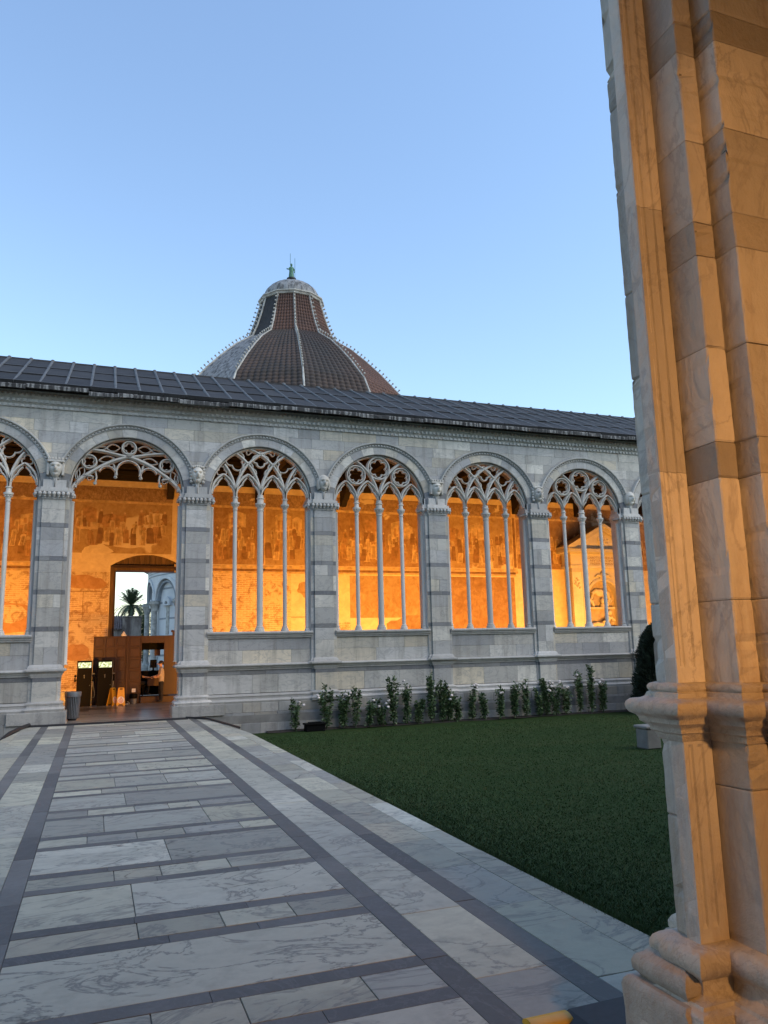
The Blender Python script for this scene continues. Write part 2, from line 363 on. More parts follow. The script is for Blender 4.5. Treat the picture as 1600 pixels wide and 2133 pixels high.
MT['gfloor_d'] = flat('gallery_dark_floor_stone', (.07, .06, .055), .3, 0, 3, .3)
def emit(name, colr, st):
    t = NT(name); t.out((0, 0, 0), .3); t.b.inputs['Emission Color'].default_value = (*colr, 1); t.b.inputs['Emission Strength'].default_value = st; return t
t = emit('lamp_glass', LAMP_COL, 6); MT['lampglass'] = t.m
t = emit('lit_screen', (1, 1, 1), 1.0); v = t.coord(False); f = t.noise(v, 7, 4, .8)
c = t.ramp(f, [(.36, (.03, .06, .015)), (.46, (.35, .40, .16)), (.58, (.85, .84, .60)), (.7, (.95, .95, .9))]); t.L.new(c, t.b.inputs['Emission Color']); MT['screen'] = t.m
t = NT('booth_glass'); t.b.inputs['Transmission Weight'].default_value = 0.0; MT['mon'] = t.out((.01, .01, .012), .15)
# ------------------------------------------------------------------ ground, lawn, path
LZ = -0.55
def sheet(name, mat, x0, x1, y0, y1, z, nx=1, ny=1):
    m = MB(); m.rings([[(x0 + (x1 - x0) * i / nx, y0 + (y1 - y0) * j / ny, z) for i in range(nx + 1)] for j in range(ny + 1)], closed=False, cap=False)
    return m.build(name, mat)
tag(sheet('ground', MT['ground'], -1500, 1500, -1500, 1500, -.72), kind='structure')
PCX = .74                                   # centre line of the path
E_R, E_L = PCX + 2.72, PCX - 2.72
def lawn_z(x, y):                           # the turf climbs to the kerb away from the far wall
    t_ = np.clip((17.0 - y) / 6.0, 0, 1); t_ = t_ * t_ * (3 - 2 * t_); d_ = np.maximum(0, np.maximum(x - E_R, E_L - x))
    return LZ + .49 * t_ * np.exp(-(d_ / 1.6) ** 2) + .012 * np.sin(x * 1.3) * np.sin(y * .9)
m = MB(); gx_ = np.concatenate([np.linspace(-30, E_L, 20), np.linspace(E_R - .05, E_R + 8, 60), np.linspace(E_R + 8.5, 60, 40)]); gy_ = np.linspace(3.2, D + .2, 70)
m.rings([[(x, y, float(lawn_z(x, y))) for x in gx_] for y in gy_], closed=False, cap=False); lawn = tag(m.build('lawn', MT['lawn'], None, 'all'), kind='structure')
def clip(poly, a, b):                       # keep the side to the left of a->b
    out = []; n = len(poly)
    sd = lambda p: (b[0] - a[0]) * (p[1] - a[1]) - (b[1] - a[1]) * (p[0] - a[0])
    for i in range(n):
        p, q = poly[i], poly[(i + 1) % n]; sp, sq = sd(p), sd(q)
        if sp >= 0: out.append(p)
        if sp * sq < 0:
            k = sp / (sp - sq); out.append((p[0] + (q[0] - p[0]) * k, p[1] + (q[1] - p[1]) * k))
    return out
def pathclip(poly):
    poly = clip(poly, (E_R, 18.6), (3.02, 23.45))
    if len(poly) > 2: poly = clip(poly, (-1.62, 23.45), (E_L, 20.0))
    return poly
pm = MB()
pm.slab([(E_L, -2), (E_R, -2), (E_R, 18.6), (3.02, 23.45), (3.02, 23.6), (-1.62, 23.6), (-1.62, 23.45), (E_L, 20.0)], -.70, -.012)
path = tag(pm.build('path', MT['core']), kind='structure')
Y0P, Y1P = 2.45, 23.45
def lay(name, mat, x0, x1, y0, y1, g=.004):
    poly = pathclip([(x0 + g, y0 + g), (x1 - g, y0 + g), (x1 - g, y1 - g), (x0 + g, y1 - g)])
    if len(poly) < 3: return
    m = MB(); m.slab(poly, -.03, U(-.002, .002), .002); m.build(name, mat, path)
def cuts(a, b, lo, hi):
    xs = [a]
    while b - xs[-1] > hi: xs.append(xs[-1] + U(lo, hi))
    if b - xs[-1] < lo * .6 and len(xs) > 1: xs[-1] = (xs[-2] + b) / 2
    return xs + [b]
bw = .075
XI0, XI1 = PCX - 1.21, PCX + 1.21
rows = []
k = -2
ys = []
while True:
    c1, c2 = 4.255 + 1.49 * k, 4.735 + 1.49 * k
    if c1 > Y1P: break
    ys += [(c1, 'n'), (c2, 'w')]; k += 1
for i, (c, kind) in enumerate(ys):
    nx = ys[i + 1][0] if i + 1 < len(ys) else Y1P
    if nx < Y0P: continue
    if c + bw > Y0P and c + bw < Y1P:
        xs = cuts(XI0, XI1, .55, 1.3)
        for a, b in zip(xs, xs[1:]): lay('band_slab', MT['path_band'], a, b, c - bw, c + bw, .0015)
    y0, y1 = max(c + bw, Y0P), min(nx - bw, Y1P)
    if y1 - y0 < .05: continue
    if kind == 'n': xs = cuts(XI0, XI1, .38, .85)
    else: xs = random.choice([[XI0, XI1], [XI0, XI0 + U(.8, 1.7), XI1], cuts(XI0, XI1, .6, 1.2)])
    vein = (kind == 'w' and 4.7 < c < 6.4) and (len(xs) < 9)
    if 4.7 < c < 4.9: xs = [XI0, XI1]
    if 6.1 < c < 6.4 and kind == 'w': xs = [XI0, XI0 + .82, XI1]
    for q, (a, b) in enumerate(zip(xs, xs[1:])):
        mt = MT['path_veined'] if (4.7 < c < 4.9 or (6.1 < c < 6.4 and q == 1)) else MT['path']
        lay('paving_slab', mt, a, b, y0, y1)
for sgn in (-1, 1):
    for o0, o1, nm, mt, lo, hi in ((1.21, 1.39, 'band_slab', 'path_band', .8, 1.5), (1.39, 1.86, 'paving_slab', 'path', .7, 2.0), (1.86, 2.04, 'band_slab', 'path_band', .7, 1.5),
                                   (2.04, 2.47, 'paving_slab', 'path', .55, 1.5), (2.47, 2.72, 'kerb_stone', 'path', .8, 1.7)):
        yy = cuts(Y0P, Y1P, lo, hi)
        for a, b in zip(yy, yy[1:]):
            x0, x1 = sorted((PCX + sgn * o0, PCX + sgn * o1)); lay(nm, MT[mt], x0, x1, a, b, .002)
# grass blades (denser close by)
nb = 230000
u = np.random.rand(nb); gy = 3.3 + (D - 4.6) * u ** 1.9; gx = E_R + .01 + np.random.rand(nb) ** 1.3 * (gy * .95 + 2.0 - E_R).clip(.5)
edge = np.random.rand(nb) < .13; gy[edge] = 3.3 + (D - 5) * np.random.rand(edge.sum()) ** 1.5; gx[edge] = E_R + np.abs(np.random.randn(edge.sum())) * .05 - .012
keep = gy < D - 1.0; gx, gy = gx[keep], gy[keep]; nb = len(gx)
hh = np.random.uniform(.012, .03, nb); hh[edge[keep]] *= 2.4; an = np.random.uniform(0, 6.28, nb); wd = np.random.uniform(.0025, .005, nb) * (1 + gy * .10); gz = lawn_z(gx, gy)
lx, ly = np.random.randn(nb) * .02, np.random.randn(nb) * .02
V = np.zeros((nb, 3, 3)); V[:, 0] = np.stack([gx - np.cos(an) * wd, gy - np.sin(an) * wd, gz], 1); V[:, 1] = np.stack([gx + np.cos(an) * wd, gy + np.sin(an) * wd, gz], 1)
V[:, 2] = np.stack([gx + lx, gy + ly, gz + hh], 1)
me = bpy.data.meshes.new('grass'); me.vertices.add(nb * 3); me.vertices.foreach_set('co', V.reshape(-1)); me.loops.add(nb * 3); me.loops.foreach_set('vertex_index', np.arange(nb * 3)); me.polygons.add(nb)
me.polygons.foreach_set('loop_start', np.arange(nb) * 3); me.update(calc_edges=True); me.materials.append(MT['blade'])
g = bpy.data.objects.new('grass', me); col.objects.link(g); tag(g, 'short green mown grass blades covering the cloister lawn beside the path', 'grass', kind='stuff')
bedm = MB()
bedm.rings([[(4.9 + 15 * i / 40, D - .10 - (.02 if j == 0 else .36 + .06 * math.sin(i * 1.7)), LZ + (.012 if j == 1 else .05) + U(0, .015)) for i in range(41)] for j in (0, 1)], closed=False, cap=False)
tag(bedm.build('flower_bed', MT['soil']), kind='structure')

# ------------------------------------------------------------------ the far gallery
GAL = thing('cloister_gallery', 'long marble cloister gallery with round arches, lit frescoed wall inside and grey lead roof', 'gallery')
ZS = 6.72; RI, RV, RO = 1.64, 1.92, 2.025
SP = 4.05; CX0 = .72
KS = list(range(-2, 8)); CXS = [CX0 + SP * k for k in KS]
XL, XR = CX0 - SP * 2.5, CX0 + SP * 7.5
PIERS = [CX0 + SP * (k - .5) for k in range(-2, 9)]
YW = D + .07                                   # face of the upper wall
def arc(x, r):
    b = ZS
    for c in CXS:
        if abs(x - c) < r: b = max(b, ZS + math.sqrt(r * r - (x - c) ** 2))
    return b
def samples(a, b, st=.09):
    n = max(2, int((b - a) / st) + 1); return [a + (b - a) * i / n for i in range(n + 1)]
# core of the upper wall with round openings
m = MB(); xs = []
for c in CXS: xs += [c + RI * math.cos(math.pi * (1 - i / 28)) for i in range(29)]
xs = sorted(set([XL, XR] + xs))
top = 9.60
rs = []
for x in xs:
    z = arc(x, RI); rs.append([(x, YW + .03, z), (x, YW + .03, top), (x, YW + .58, top), (x, YW + .58, z)])
m.rings(rs)
upper = m.build('upper_wall', MT['core'], GAL)
zc = [ZS - .02, 7.06, 7.38, 7.74, 8.05, 8.40, 8.74, 9.06]
for r0, (z0, z1) in enumerate(zip(zc, zc[1:])):
    bx = cuts(XL, XR, .5, 1.25) if r0 < 6 else cuts(XL, XR, .7, 1.5)
    for a, b in zip(bx, bx[1:]):
        seg = []; cur = []
        for x in samples(a + .004, b - .004, .05):
            if arc(x, RO - .03) < z1 - .03: cur.append(x)
            else:
                if len(cur) > 2: seg.append(cur)
                cur = []
        if len(cur) > 2: seg.append(cur)
        for s_ in seg:
            pts = [(x, max(z0 + .0025, arc(x, RO - .03))) for x in s_]
            if len(set(p[1] for p in pts)) == 1: pts = [pts[0], pts[-1]]
            poly = pts + [(s_[-1], z1 - .0025), (s_[0], z1 - .0025)]
            m = MB(); m.prism(poly, YW + U(-.004, .004), YW + .05); m.build('ashlar_block', MT['facade'], upper)
# arches
def ring_arc(c, r, n=40, a0=0, a1=math.pi): return [(c + r * math.cos(a0 + (a1 - a0) * i / n), ZS + r * math.sin(a0 + (a1 - a0) * i / n)) for i in range(n + 1)]
for c in CXS:
    prof = [(RV - .02, YW - .02), (RV - .012, YW - .05), (RV + .0, YW - .05), (RV + .004, YW - .02), (RV + .052, YW - .02), (RV + .056, YW - .09), (RV + .085, YW - .125), (RO + .012, YW - .125), (RO + .03, YW - .05), (RO + .03, YW + .04), (RV - .02, YW + .04)]
    m = MB(); m.rings([[(c + r * math.cos(a), y, ZS + r * math.sin(a)) for r, y in prof] for a in [math.pi * i / 48 for i in range(49)]])
    arch = m.build('arch_moulding', MT['trim'], GAL, True)
    d = MB()
    for i in range(58):
        a = math.pi * (i + .5) / 58; r = RV + .028
        ca, sa = math.cos(a), math.sin(a); q = []
        for y in (YW - .075, YW - .018):
            for dr, dt in ((-.02, -.03), (.02, -.03), (.02, .03), (-.02, .03)): q.append((c + (r + dr) * ca - dt * sa, y, ZS + (r + dr) * sa + dt * ca))
        d.add(q, [(0, 1, 2, 3), (0, 4, 5, 1), (1, 5, 6, 2), (2, 6, 7, 3), (3, 7, 4, 0)])
    tag(d.build('bead_course', MT['trim'], arch), kind='stuff')
    nv = 13
    for i in range(nv):
        a0, a1 = math.pi * i / nv + .0016, math.pi * (i + 1) / nv - .0016
        m = MB(); ri, ro = RI, RV
        m.rings([[(c + r * math.cos(a), y, ZS + r * math.sin(a)) for r, y in ((ri + .015, YW - .012), (ro, YW - .012), (ro, YW + .12), (ri, YW + .12), (ri, YW + .003))] for a in [a0 + (a1 - a0) * q / 5 for q in range(6)]])
        m.build('voussoir', MT['band'] if i in (0, nv - 1) else MT['facade'], arch)
# carved heads between the arches
HS = 1.3
def carved_head(x, z, kind):
    m = MB(); n, k = 36, 30; rs = []
    for j in range(k + 1):
        ph = math.pi * j / k; r = []
        for i in range(n):
            th = 2 * math.pi * i / n; sx = math.sin(ph) * math.cos(th); sy = math.sin(ph) * math.sin(th); szz = -math.cos(ph)
            X, Y, Z = .145 * sx, .15 * sy, .215 * szz
            X *= 1 - .22 * max(0, -szz)
            f = max(0, -sy)                         # towards the court
            nose = math.exp(-(X / .022) ** 2) * math.exp(-((Z + .01) / .055) ** 2) * (1 if Z < .06 else .5)
            eye = math.exp(-((abs(X) - .055) / .024) ** 2) * math.exp(-((Z - .035) / .024) ** 2)
            mouth = math.exp(-(X / .045) ** 2) * math.exp(-((Z + .105) / .012) ** 2); chin = math.exp(-(X / .04) ** 2) * math.exp(-((Z + .17) / .03) ** 2)
            brow = math.exp(-((abs(X) - .05) / .05) ** 2) * math.exp(-((Z - .07) / .018) ** 2)
            Y -= f * (.075 * nose - .06 * eye - .05 * mouth + .03 * chin + .045 * brow)
            r.append((x + X * HS, YW - .09 + Y * HS, z + Z * HS))
        rs.append(r)
    m.rings(rs)
    o = m.build('carved_head', MT['tracery'], upper, 'all')
    h_ = MB()
    if kind % 3 == 0:
        for s_ in (-1, 1):
            for q in range(5): h_.ball((x + s_ * (.135 + .012 * (q % 2)), YW - .06, z + .14 - q * .075), .045, 8, 6)
        for q in range(6): h_.ball((x - .11 + q * .044, YW - .13, z + .185 + .02 * math.sin(q * .63)), .038, 8, 6)
    elif kind % 3 == 1:
        h_.rings([[(x + rr * math.cos(a) * .8, y, z - .02 + rr * math.sin(a) * 1.1) for rr, y in ((.165, YW - .16), (.21, YW - .12), (.22, YW), (.15, YW - .02))] for a in [R(-40) + R(260) * q / 20 for q in range(21)]])
    else:
        h_.box(x - .17, x + .17, YW - .2, YW, z + .13, z + .18, .01)
        for q in range(5): h_.box(x - .165 + q * .07, x - .115 + q * .07, YW - .2, YW, z + .18, z + .235, .008)
        for s_ in (-1, 1): h_.box(x + s_ * .155 - .03, x + s_ * .155 + .03, YW - .12, YW, z - .16, z + .13, .012)
    h_.v = [(x + (a - x) * HS, YW + (b - YW) * 1.25, z + (c_ - z) * HS) for a, b, c_ in h_.v]
    h_.build('carved_hair', MT['tracery'], o, True)
for i, px in enumerate(PIERS): carved_head(px, 7.26 + U(-.02, .04), i)
# cornice and its carved bands
m = MB(); m.rings([[(x, y, z) for y, z in ((YW + .02, 9.055), (YW - .03, 9.06), (YW - .03, 9.14), (YW - .09, 9.20), (YW - .09, 9.30), (YW - .17, 9.37), (YW - .17, 9.48), (YW - .2, 9.56), (YW + .1, 9.56))] for x in (XL, XR)])
cor = m.build('cornice', MT['trim'], GAL)
d = MB()
for i in range(int((XR - XL) / .15)):
    x = XL + .15 * i + .02
    d.box(x, x + .085, YW - .075, YW - .02, 9.065, 9.14); d.box(x + .07, x + .15, YW - .145, YW - .08, 9.20, 9.29); d.ball((x + .03, YW - .18, 9.42), .055, 6, 4)
tag(d.build('carved_dentils', MT['trim'], cor), kind='stuff')

# ---- piers
DB = [2.62, 3.66, 4.62, 5.59]                    # dark courses up the pier
def pier(px, i):
    m = MB(); m.box(px - .47, px + .47, D + .16, D + .62, 1.5, ZS + .06); m.box(px - .43, px + .43, D + .075, D + .2, 1.5, ZS + .2)
    core = m.build('pier', MT['trim'], GAL)
    zz = [1.62]
    for b in DB: zz += ['m', b - .065, b + .065]
    zz += ['m', 6.36]
    lv = []; z = 1.62
    for b in DB + [None]:
        end = (b - .065) if b else 6.36
        while end - z > .62: s_ = U(.36, .56); lv.append((z, z + s_, 0)); z += s_
        lv.append((z, end, 0)); z = end
        if b: lv.append((z, z + .13, 1)); z += .13
    for z0, z1, dk in lv:
        mt = MT['band'] if dk else MT['facade']
        sp = px + U(-.1, .15) if (dk and U(0, 1) < .5) or (not dk and U(0, 1) < .3) else None
        for a, b in ([(px - .31, px + .31)] if sp is None else [(px - .31, sp), (sp, px + .31)]):
            boxo('pier_block', mt, core, a + .0015, b - .0015, D + U(-.003, .003), D + .12, z0 + .0015, z1 - .0015, b=.004)
        for s_ in (-1, 1):
            a, b = sorted((px + s_ * .313, px + s_ * .42)); boxo('pier_block', mt, core, a, b, D + .06, D + .2, z0 + .0015, z1 - .0015, b=.004)
    for s_ in (-1, 1):                             # slender shafts on the jambs
        c = MB(); xx = px + s_ * .49
        c.lathe([(.10, 2.47), (.10, 2.52), (.075, 2.56), (.09, 2.60), (.062, 2.64), (.058, 6.30), (.07, 6.32), (.058, 6.34)] if not (abs(px - CX0) < 2.2 and s_ * (CX0 - px) > 0) else
                [(.09, 1.62), (.062, 1.66), (.058, 6.30), (.07, 6.32), (.058, 6.34)], (xx, D + .24, 0), 12)
        c.build('jamb_shaft', MT['tracery'], core, True)
    # capital
    m = MB()
    def tier(hw, f, z): return [(px - hw, D + .62, z), (px - hw, f + .12, z), (px - hw * .72, f + .12, z), (px - hw * .72, f, z), (px + hw * .72, f, z), (px + hw * .72, f + .12, z), (px + hw, f + .12, z), (px + hw, D + .62, z)]
    m.rings([tier(*q) for q in ((.44, D - .012, 6.34), (.45, D - .03, 6.36), (.44, D - .012, 6.39), (.47, D - .03, 6.46), (.53, D - .10, 6.55), (.54, D - .12, 6.56), (.54, D - .12, 6.615), (.50, D - .05, 6.62), (.50, D - .05, 6.70), (.43, D - .03, 6.70), (.43, D - .03, 6.92), (.3, D + .03, 6.92))])
    cap = m.build('capital', MT['trim'], core)
    l = MB()
    for q in range(9):
        x = px - .50 + q * .125; f = D - .12 if abs(x - px) < .38 else D
        l.ball((x, f + .0, 6.50), .052, 8, 5, 1, .8, 1.1); l.ball((x, f + .03, 6.435), .034, 6, 5, 1, .8, 1.3)
    for yy in (D + .12, D + .25, D + .38):
        for s_ in (-1, 1): l.ball((px + s_ * .53, yy, 6.50), .05, 8, 5)
    l.build('leaf_crocket', MT['trim'], cap, True)
    # foot: the string courses break forward round the pier
    door = abs(px - CX0) < 2.2
    def foot(nm, prof, mt):
        q = MB(); bk = D + .62
        q.rings([[(px - .40 - o, bk, z), (px - .40 - o, D + .05 - o, z), (px - .33 - o, D + .05 - o, z), (px - .33 - o, D - .02 - o, z), (px + .33 + o, D - .02 - o, z), (px + .33 + o, D + .05 - o, z), (px + .40 + o, D + .05 - o, z), (px + .40 + o, bk, z)] for o, z in prof])
        q.build(nm, mt, core, True)
    foot('pier_string_course', [(.02, 1.28), (.03, 1.33), (.05, 1.36), (.05, 1.38), (.09, 1.43), (.135, 1.45), (.145, 1.48), (.135, 1.51), (.06, 1.53), (.05, 1.57), (.035, 1.60), (.0, 1.635)], MT['trim'])
    for s0, s1 in ((1.165, 1.28), (.62, 1.165)):
        mt = MT['band'] if s1 - s0 < .2 else MT['facade']
        boxo('pier_block', mt, core, px - .315, px + .315, D - .03, D + .2, s0 + .001, s1 - .001)
        for s_ in (-1, 1):
            a, b = sorted((px + s_ * .318, px + s_ * .41)); boxo('pier_block', mt, core, a, b, D + .04, D + .6, s0 + .001, s1 - .001)
    foot('pier_base_moulding', [(.13, .34), (.135, .38), (.15, .42), (.13, .46), (.09, .48), (.085, .53), (.10, .55), (.10, .585), (.06, .60), (.03, .62), (.0, .635)], MT['trim'])
    if door:
        s_ = 1 if px > CX0 else -1
        q = [px - s_ * .60, px + s_ * .9]; boxo('plinth_block', MT['plinth'], core, min(q), max(q), D - .17, D + .7, .02, .345, b=.008)
        a, b = sorted((px - s_ * .605, px - s_ * .5)); boxo('plinth_block', MT['facade'], core, a, b, D - .172, D + .72, -.3, .02, b=.006)
for i, px in enumerate(PIERS): pier(px, i)

# ---- parapets under the windows
for c in CXS:
    if abs(c - CX0) < .1: continue
    a, b = c - SP / 2 + .40, c + SP / 2 - .40
    m = MB(); m.box(a - .05, b + .05, D + .14, D + .6, -.6, 2.28); par = m.build('parapet', MT['core'], GAL)
    for z0, z1, f, mt, lo, hi in ((1.90, 2.27, .11, 'facade', .8, 1.7), (1.50, 1.90, .11, 'facade', .8, 1.7), (1.17, 1.31, .06, 'band', .7, 1.3), (.62, 1.17, .06, 'facade', .7, 1.5)):
        xx = cuts(a, b, lo, hi)
        for x0, x1 in zip(xx, xx[1:]): boxo('parapet_block', MT[mt], par, x0 + .002, x1 - .002, D + f + U(-.003, .003), D + .2, z0 + .002, z1 - .002, b=.004)
    a2, b2 = c - SP / 2, c + SP / 2
    if abs(c - CX0 - SP) < .1: a2 += .9
    if abs(c - CX0 + SP) < .1: b2 -= .9
    for z0, z1, f in ((.06, .345, -.10), (-.25, .06, -.115), (-.6, -.25, -.13)):
        a3 = a2 - (.55 if z1 < .1 and abs(c - CX0 - SP) < .1 else 0); b3 = b2 + (.55 if z1 < .1 and abs(c - CX0 + SP) < .1 else 0)
        xx = cuts(a3, b3, .4, 1.0)
        for x0, x1 in zip(xx, xx[1:]): boxo('plinth_block', MT['plinth'], par, x0 + .003, x1 - .003, D + f + U(-.008, .008), D + .15, z0 + .003, z1 - .003, b=.007)
    def run(nm, prof, x0, x1):
        q = MB(); q.rings([[(x, D + y, z) for y, z in prof] for x in (x0, x1)]); q.build(nm, MT['trim'], par)
    run('string_course', [(.2, 1.31), (.03, 1.31), (.02, 1.35), (-.01, 1.37), (-.03, 1.42), (-.07, 1.43), (-.08, 1.455), (-.07, 1.48), (.03, 1.50), (.2, 1.51)], a, b)
    run('base_moulding', [(.2, .34), (-.085, .345), (-.10, .40), (-.075, .44), (-.04, .46), (-.045, .52), (-.06, .54), (-.05, .57), (.03, .60), (.2, .625)], a - .02, b + .02)
    run('window_sill', [(.62, 2.27), (.06, 2.27), (.05, 2.31), (.02, 2.33), (.02, 2.37), (-.03, 2.39), (-.045, 2.43), (-.03, 2.465), (.1, 2.475), (.62, 2.475)], a - .015, b + .015)

# ---- tracery
YT, DT = D + .17, .17
def parc(cx_, cz, r, a0, a1, n=22): return [(cx_ + r * math.cos(a0 + (a1 - a0) * i / n), cz + r * math.sin(a0 + (a1 - a0) * i / n)) for i in range(n + 1)]
def inside(pts, r=RI + .0):
    out = []
    for p in pts:
        if math.hypot(*p) > r: break
        out.append(p)
    return out
def foil(cx_, cz, n, rc, rl, rot, m, c, wd=.05, d=.10, sq=1.0):
    pts = []; N = n * 12
    for i in range(N):
        a = 2 * math.pi * i / N; ph = (a + math.pi / n) % (2 * math.pi / n) - math.pi / n
        rr = rc * math.cos(ph) + math.sqrt(max(0, rl * rl - (rc * math.sin(ph)) ** 2))
        x, z = rr * math.cos(a), rr * math.sin(a) * sq
        pts.append((c + cx_ + x * math.cos(rot) - z * math.sin(rot), ZS + cz + x * math.sin(rot) + z * math.cos(rot)))
    m.stroke(pts, wd * 1.18, d, YT + .035, True)
def circ(cx_, cz, r, m, c, wd=.07): m.stroke([(c + x, ZS + z) for x, z in parc(cx_, cz, r, 0, 2 * math.pi, 36)[:-1]], wd * 1.25, DT, YT, True)
def st(m, c, pts, wd, d=DT, y=None):
    if len(pts) > 2: m.stroke([(c + x, ZS + z) for x, z in pts], wd * 1.12, d, YT if y is None else y)
MUL = (-1.56, -.80, 0, .80, 1.56)
def lancets(m, c, zb=.06):
    for a, b in zip(MUL, MUL[1:]):
        s_ = (b - a); mid = (a + b) / 2; r = s_ * .96
        th = math.acos((r - s_ / 2) / r)
        st(m, c, parc(b - .0 - r + 0, zb, r, 0, th), .075); st(m, c, parc(a + r, zb, r, math.pi, math.pi - th), .075)
        ap = r * math.sin(th)
        for sg in (-1, 1):                          # inner cusps: a lower round lobe, a cusp point and a small upper lobe
            lob = [(mid + sg * (s_ / 2 - .03 - .02 * k_ / 8 - .17 * (k_ / 8) ** 2.2), zb + .34 * k_ / 8) for k_ in range(9)]
            st(m, c, lob, .055, .09, YT + .05)
            up = [(mid + sg * (.185 - .15 * (k_ / 8) ** 1.8), zb + .31 + (ap - .42) * k_ / 8) for k_ in range(9)]
            st(m, c, up, .05, .09, YT + .05)
def tr_border(m, c):
    m.stroke([(c + x, ZS + z) for x, z in parc(0, 0, RI - .025, 0, math.pi, 40)], .06, DT, YT)
def shafts(c, win):
    for x, r in ((-.80, .066), (0, .098), (.80, .066)):
        s_ = MB(); b = 2.475
        s_.lathe([(r + .06, b), (r + .06, b + .05), (r + .045, b + .06), (r + .05, b + .085), (r + .02, b + .11), (r + .03, b + .135), (r, b + .16), (r * .97, 6.27), (r + .018, 6.285), (r + .018, 6.30), (r, 6.315), (r + .005, 6.36), (r + .05, 6.46), (r + .07, 6.475), (r + .07, 6.53), (r + .015, 6.54), (r + .005, 6.66), (r + .03, 6.675), (r + .03, 6.70), (r, 6.72), (r, 6.80)], (c + x, D + .26, 0), 14)
        for q in range(8):
            a = 2 * math.pi * q / 8; s_.ball((c + x + math.cos(a) * (r + .035), D + .26 + math.sin(a) * (r + .035), 6.43), .024, 6, 4)
        o = s_.build('colonnette', MT['tracery'], win, True)
def window_a(c):
    m = MB(); tr_border(m, c); lancets(m, c)
    Rr = 1.64
    for x in MUL[1:-1]:
        st(m, c, inside(parc(x - Rr, 0, Rr, 0, 1.35)), .085); st(m, c, inside(parc(x + Rr, 0, Rr, math.pi, math.pi - 1.35)), .085)
    foil(0, 1.25, 4, .13, .125, 0, m, c)
    for s_ in (-1, 1):
        foil(s_ * .40, .86, 3, .13, .15, math.pi / 2, m, c, .04, sq=1.0); foil(s_ * .80, 1.16, 3, .15, .17, R(90 + s_ * 35), m, c, .04)
        foil(s_ * 1.24, .80, 3, .075, .085, math.pi / 2, m, c, .03); foil(s_ * .38, 1.50, 3, .05, .06, R(-90 + s_ * 20), m, c, .025)
    w_ = m.build('tracery_window', MT['tracery'], GAL, True); shafts(c, w_)
def window_b(c):
    m = MB(); tr_border(m, c); lancets(m, c); Rr = 1.64
    st(m, c, inside(parc(-Rr, 0, Rr, 0, 1.35)), .09); st(m, c, inside(parc(Rr, 0, Rr, math.pi, math.pi - 1.35)), .09)
    circ(0, 1.20, .385, m, c); foil(0, 1.20, 6, .205, .118, math.pi / 2, m, c, .045)
    for s_ in (-1, 1):
        circ(s_ * .81, .93, .315, m, c, .06); foil(s_ * .81, .93, 6, .165, .096, math.pi / 2, m, c, .04)
    w_ = m.build('tracery_window', MT['tracery'], GAL, True); shafts(c, w_)
